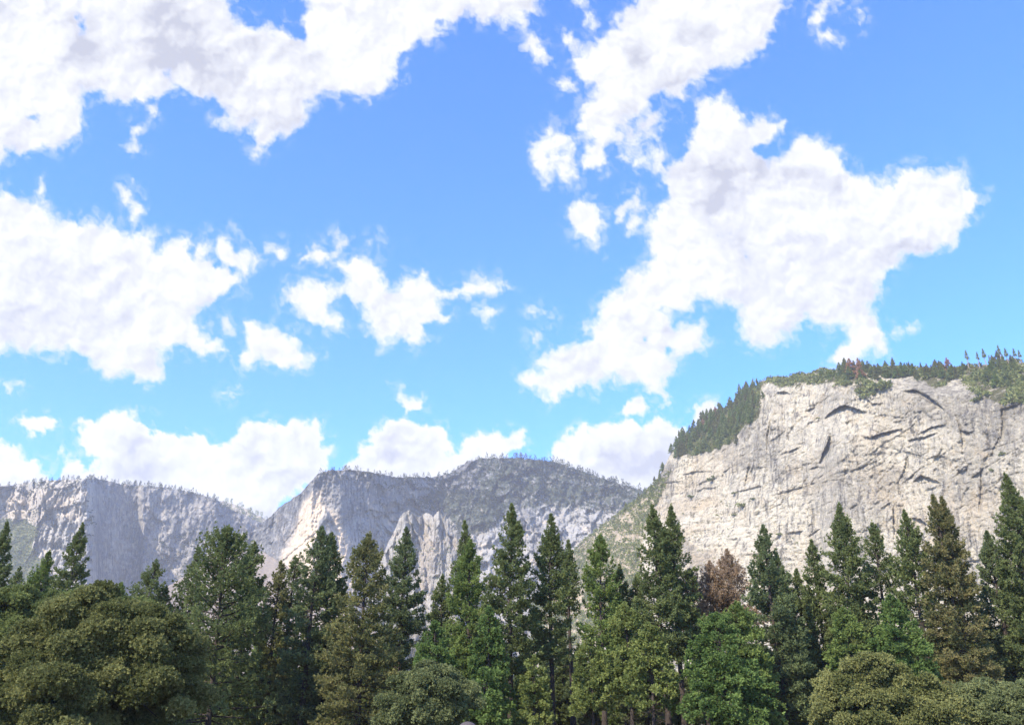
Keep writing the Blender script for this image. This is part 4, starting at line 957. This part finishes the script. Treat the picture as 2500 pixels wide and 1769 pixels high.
def mt_tree(kind, u, v, hpx, label, group, name='ridge_conifer', cat='conifer'):
    p = cliff.at(u, v); Rr = np.linalg.norm(p - CAM); s = hpx * Rr / F_PX / (30 if kind == 'snag' else 26) * .95
    src = MT[kind][rng.integers(0, len(MT[kind]))]
    place_copy(src, name, label, cat, group, (p[0], p[1], p[2] - .6), s, rng.uniform(0, 6.28), s * rng.uniform(1.0, 1.7 if kind != 'snag' else 1.2))
q = in_poly_points(rng, FORESTSLOPE, 150) + rng.normal(0, 7, (150, 2))
for u, v in q: mt_tree('green', u, v + 6, rng.uniform(20, 37), 'green conifer on the steep wooded slope left of the pale cliff', 'conifers on the steep wooded slope')
for k in range(135):
    u = np.clip(rng.choice([2030, 2065, 2120, 2160, 2215, 2262, 2300, 2335, 2440, 2480]) + rng.normal(0, 17), 2005, 2500); top = np.interp(u, *zip(*CLIFF_SKY))
    if 2330 < u < 2420 and rng.uniform() < .7: continue
    mt_tree('green', u, top + 3 + rng.uniform(0, 22) * (1 if u < 2400 else 2.5), rng.uniform(15, 38) * (1 if u > 2040 else .7), 'green conifer standing along the rim above the pale cliff', 'conifers along the cliff rim')
for u, v, h in ((1612,1170,26),(1600,1185,24),(1590,1200,22),(1575,1212,26),(1560,1224,24),(1548,1236,20),(1530,1246,22),(1618,1150,24),(1640,1105,26),(1652,1092,30),(1660,1080,32)):
    mt_tree('green', u, v, h, 'small conifer on the edge of the brushy shoulder', 'conifers on the brushy shoulder edge')
mt_tree('rust', 2102, 925, 56, 'large orange dead conifer on the cliff rim', 'orange dead conifers', 'dead_conifer', 'dead tree')
mt_tree('rust', 2080, 918, 46, 'orange dead conifer left of the large one on the cliff rim', 'orange dead conifers', 'dead_conifer', 'dead tree')
mt_tree('rust', 1747, 1020, 30, 'pinkish dead conifer on the outline of the wooded slope', 'orange dead conifers', 'dead_conifer', 'dead tree')
mt_tree('rust', 1718, 1048, 28, 'pinkish dead conifer lower on the wooded slope', 'orange dead conifers', 'dead_conifer', 'dead tree')
mt_tree('rust', 2318, 912, 40, 'reddish dead conifer among the green group on the rim', 'orange dead conifers', 'dead_conifer', 'dead tree')
for u, h in ((2366, 46), (2393, 38), (2410, 46), (2446, 50), (2420, 28), (2463, 42), (2483, 40), (2495, 36)):
    mt_tree('snag', u, np.interp(u, *zip(*CLIFF_SKY)) + 6, h, 'bare trunked tall pine on the skyline at the far right', 'bare trunked pines on the right skyline')
# single shrubs on the ledges of the cliff
for u, v, r, lab in ((1817,1238,13,'round dark shrub on the lower ledge of the cliff, the largest there'), (1840,1220,8,'small dark shrub right above the round ledge shrub'), (1742,1172,13,'dark shrub on the left ledge of the cliff'), (1690,1215,8,'small shrub on the left slabs of the cliff'),
                     (1795,1258,7,'small shrub below the round ledge shrub'), (2155,950,26,'wide green shrub patch on the rim of the cliff'), (2385,980,14,'dark shrub on the upper right wall of the cliff'), (2450,1110,9,'dark shrub in the vertical crack at the right'),
                     (2000,1022,6,'tiny shrub on a ledge left of the big arch'), (1905,1305,8,'small shrub below the slabs of the cliff'), (1795,1205,7,'shrub on a ledge between the two dark shrubs'), (2425,1150,6,'little shrub low in the right wall')):
    rg = np.random.default_rng(int(u))
    p = cliff.at(u, v); s = r * np.linalg.norm(p - CAM) / F_PX
    cc = rg.normal(0, .5, (12, 3)) * s * np.array([1, .6, .4]); cc[:, 2] = np.abs(cc[:, 2])
    co, f, t = clump_mesh(rg, cc, s * .5 * rg.uniform(.7, 1.2, 12), 8)
    st = np.zeros((5, 3)); en = cc[:5]
    root = empty('shrub', tuple(p)); tag(root, lab, 'shrub', 'shrubs on the cliff ledges')
    link('foliage', mesh_data('foliage', co, f, FOL['brush'], {'tint': t}), root)
    link('stem', mesh_data('stem', *limbs(st, en, (st + en) / 2, s * .05), BARK), root)
# far ridge trees: too many and too small to count, one object per ridge
def ridge_row(name, label, mtn, u0, u1, n, h, seed, mat, depth=10, dens=None):
    rg = np.random.default_rng(seed)
    u = rg.uniform(u0, u1, n)
    if dens: u = u[rg.uniform(0, 1, n) < np.interp(u, *zip(*dens))]
    i = np.clip(np.round((u - mtn.us[0]) / (mtn.us[1] - mtn.us[0])).astype(int), 0, len(mtn.us) - 1)
    v = mtn.vt[i] + rg.uniform(0, 1, len(u)) ** 2 * depth
    P = mtn.at(u, v); Rr = np.linalg.norm(P - CAM, axis=1); Hm = rg.uniform(h[0], h[1], len(u)) * Rr / F_PX
    parts = []; tn = []
    k = 16
    s = np.tile(np.linspace(.12, 1, k), (len(u), 1))
    az = rg.uniform(0, 6.283, s.shape); rad = (1 - s) * .20 + .03
    off = np.stack([np.cos(az) * rad, np.sin(az) * rad, s], -1) * Hm[:, None, None]
    c = (P[:, None, :] + off).reshape(-1, 3)
    o = unit(np.stack([np.cos(az), np.sin(az), .3 + 0 * az], -1).reshape(-1, 3))
    HH = np.repeat(Hm, k)
    co, f, t = blades(rg, c, o, HH * .17, HH * .13, 3, 1.0, np.repeat(rg.uniform(0, 1, len(u)), k))
    c2, f2 = limbs(P - np.array([0, 0, 1.0]), P + np.stack([0 * Hm, 0 * Hm, Hm * .9], -1), P + np.stack([0 * Hm, 0 * Hm, Hm * .4], -1), Hm * .025)
    co_, f_ = join([(co, f), (c2, f2)])
    ob = link(name, mesh_data(name, co_, f_, mat, {'tint': np.concatenate([t, np.full(len(c2), .1)])}))
    tag(ob, label, kind='stuff')
ridge_row('distant_trees', 'tiny dark conifers lining the summit of the grey mountain', mid, 1140, 1600, 330, (6, 15), 1, FOL['darkbrush'], 34, [(1140, .25), (1240, .7), (1400, 1), (1600, 1)])
ridge_row('distant_trees', 'tiny trees along the top of the sheer grey face', mid, 775, 1130, 80, (6, 12), 2, FOL['darkbrush'], 10)
ridge_row('distant_trees', 'tiny trees along the crest of the left mountain', left, -20, 600, 300, (5, 11), 3, FOL['darkbrush'], 14, [(0, .5), (400, .8), (600, 1)])
ridge_row('distant_trees', 'tiny pale trees on the sunlit shoulder in the notch', back, 540, 680, 110, (6, 11), 4, FOL['brush'], 40)

# ------------------------------------------------------------------ the person whose head just reaches into the frame
def build_person():
    Y = 6.0
    p = at_depth(1142, 1760, Y); H = p[2]
    M = Mat('skin'); skin_m = M.surface(M.add('BsdfPrincipled', {'Base Color': rgb(.45, .29, .22), 'Roughness': .6}).outputs[0])
    M = Mat('grey_brown_hair')
    n_ = M.noise(M.scaled(M.add('TexCoord').outputs['Object'], (60, 60, 8)), 1.0, 4)
    hair_m = M.surface(M.add('BsdfPrincipled', {'Base Color': M.mix(n_, rgb(.05, .04, .038), rgb(.11, .09, .085)), 'Roughness': .7}).outputs[0])
    M = Mat('dark_jacket_cloth'); jac_m = M.surface(M.add('BsdfPrincipled', {'Base Color': rgb(.05, .06, .08), 'Roughness': .9}).outputs[0])
    M = Mat('denim'); den_m = M.surface(M.add('BsdfPrincipled', {'Base Color': rgb(.06, .08, .14), 'Roughness': .9}).outputs[0])
    root = empty('person', (p[0], Y, 0)); root.scale = (H / 1.75,) * 3
    tag(root, 'person with short grey brown hair, top of the head showing at bottom edge', 'person')
    def skin_mesh(name, verts, edges, mat):
        me = bpy.data.meshes.new(name); me.from_pydata([v[:3] for v in verts], edges, []); me.materials.append(mat)
        o = link(name, me, root)
        o.modifiers.new('skin', 'SKIN'); o.modifiers.new('sub', 'SUBSURF').levels = 2
        o.modifiers['sub'].render_levels = 2
        for sv, v in zip(me.skin_vertices[0].data, verts): sv.radius = (v[3], v[4] if len(v) > 4 else v[3])
        me.skin_vertices[0].data[0].use_root = True
        return o
    V = [(0,0,.95,.15,.11),(0,0,1.15,.14,.10),(0,0,1.38,.17,.11),(0,0,1.48,.07),(0,.01,1.55,.06),(0,.015,1.64,.085,.10),(0,.02,1.70,.06,.07)]
    E = [(0,1),(1,2),(2,3),(3,4),(4,5),(5,6)]
    for sx in (-1, 1):
        b = len(V)
        V += [(sx*.19,0,1.40,.06),(sx*.24,.0,1.13,.045),(sx*.25,.05,.90,.034),(sx*.25,.07,.82,.03)]
        E += [(2,b),(b,b+1),(b+1,b+2),(b+2,b+3)]
        for k, (dx, dy) in enumerate(((.00,.03),(.008,.012),(.008,-.008),(.004,-.026))):
            c = len(V); V += [(sx*(.25+dx),.07+dy,.77,.010),(sx*(.245+dx),.075+dy,.72 + .01*abs(k-1.5),.008)]; E += [(b+3,c),(c,c+1)]
        c = len(V); V += [(sx*.235,.11,.80,.011),(sx*.225,.125,.765,.009)]; E += [(b+3,c),(c,c+1)]
        b = len(V); V += [(sx*.10,0,.88,.09),(sx*.11,.01,.48,.06),(sx*.11,-.01,.09,.042),(sx*.12,.12,.035,.035)]
        E += [(0,b),(b,b+1),(b+1,b+2),(b+2,b+3)]
    skin_mesh('body', V, E, skin_m)
    skin_mesh('jacket', [(0,0,.86,.18,.135),(0,0,1.15,.165,.125),(0,0,1.40,.19,.13),(-.20,0,1.41,.075),(-.25,0,1.13,.06),(-.255,.04,.93,.048),(.20,0,1.41,.075),(.25,0,1.13,.06),(.255,.04,.93,.048)],
              [(0,1),(1,2),(2,3),(3,4),(4,5),(2,6),(6,7),(7,8)], jac_m)
    skin_mesh('trousers', [(0,0,.93,.165,.125),(-.10,0,.84,.10),(-.11,.01,.48,.075),(-.11,-.01,.08,.06),(.10,0,.84,.10),(.11,.01,.48,.075),(.11,-.01,.08,.06)],
              [(0,1),(1,2),(2,3),(0,4),(4,5),(5,6)], den_m)
    # hair: a cap over crown and back of the head, with a slightly ruffled surface
    th, ph = np.meshgrid(np.linspace(0, 2 * math.pi, 40, endpoint=False), np.linspace(0, 1.75, 18))
    r = 1 + .03 * fbm(th * 5, ph * 9, 3, 3)
    co = np.stack([.088 * r * np.sin(ph) * np.cos(th), -.012 + .105 * r * np.sin(ph) * np.sin(th), 1.645 + .105 * r * np.cos(ph)], -1)
    idx = np.arange(th.size).reshape(th.shape); nx = np.roll(idx, -1, 1)
    f = np.stack([idx[:-1], idx[1:], nx[1:], nx[:-1]], -1).reshape(-1, 4)
    link('hair', mesh_data('hair', co.reshape(-1, 3), f, hair_m, smooth=True), root)
build_person()

# ------------------------------------------------------------------ haze
def build_haze():
    x0, x1, y0, y1, z0, z1 = -5400, 5400, -4200, 5700, -1.6, 1500
    co = [(x, y, z) for z in (z0, z1) for y in (y0, y1) for x in (x0, x1)]
    f = [(0, 2, 3, 1), (4, 5, 7, 6), (0, 1, 5, 4), (2, 6, 7, 3), (0, 4, 6, 2), (1, 3, 7, 5)]
    M = Mat('valley_haze')
    vol = M.add('VolumePrincipled', {'Color': rgb(.86, .90, 1.0), 'Density': HAZE, 'Anisotropy': 0.0})
    M.l.new(vol.outputs[0], M.out.inputs['Volume'])
    o = link('haze', mesh_data('haze', np.array(co, float), np.array(f), M.m))
    tag(o, 'thin blue valley haze over the far mountains', kind='stuff')
if HAZE > 0: build_haze()
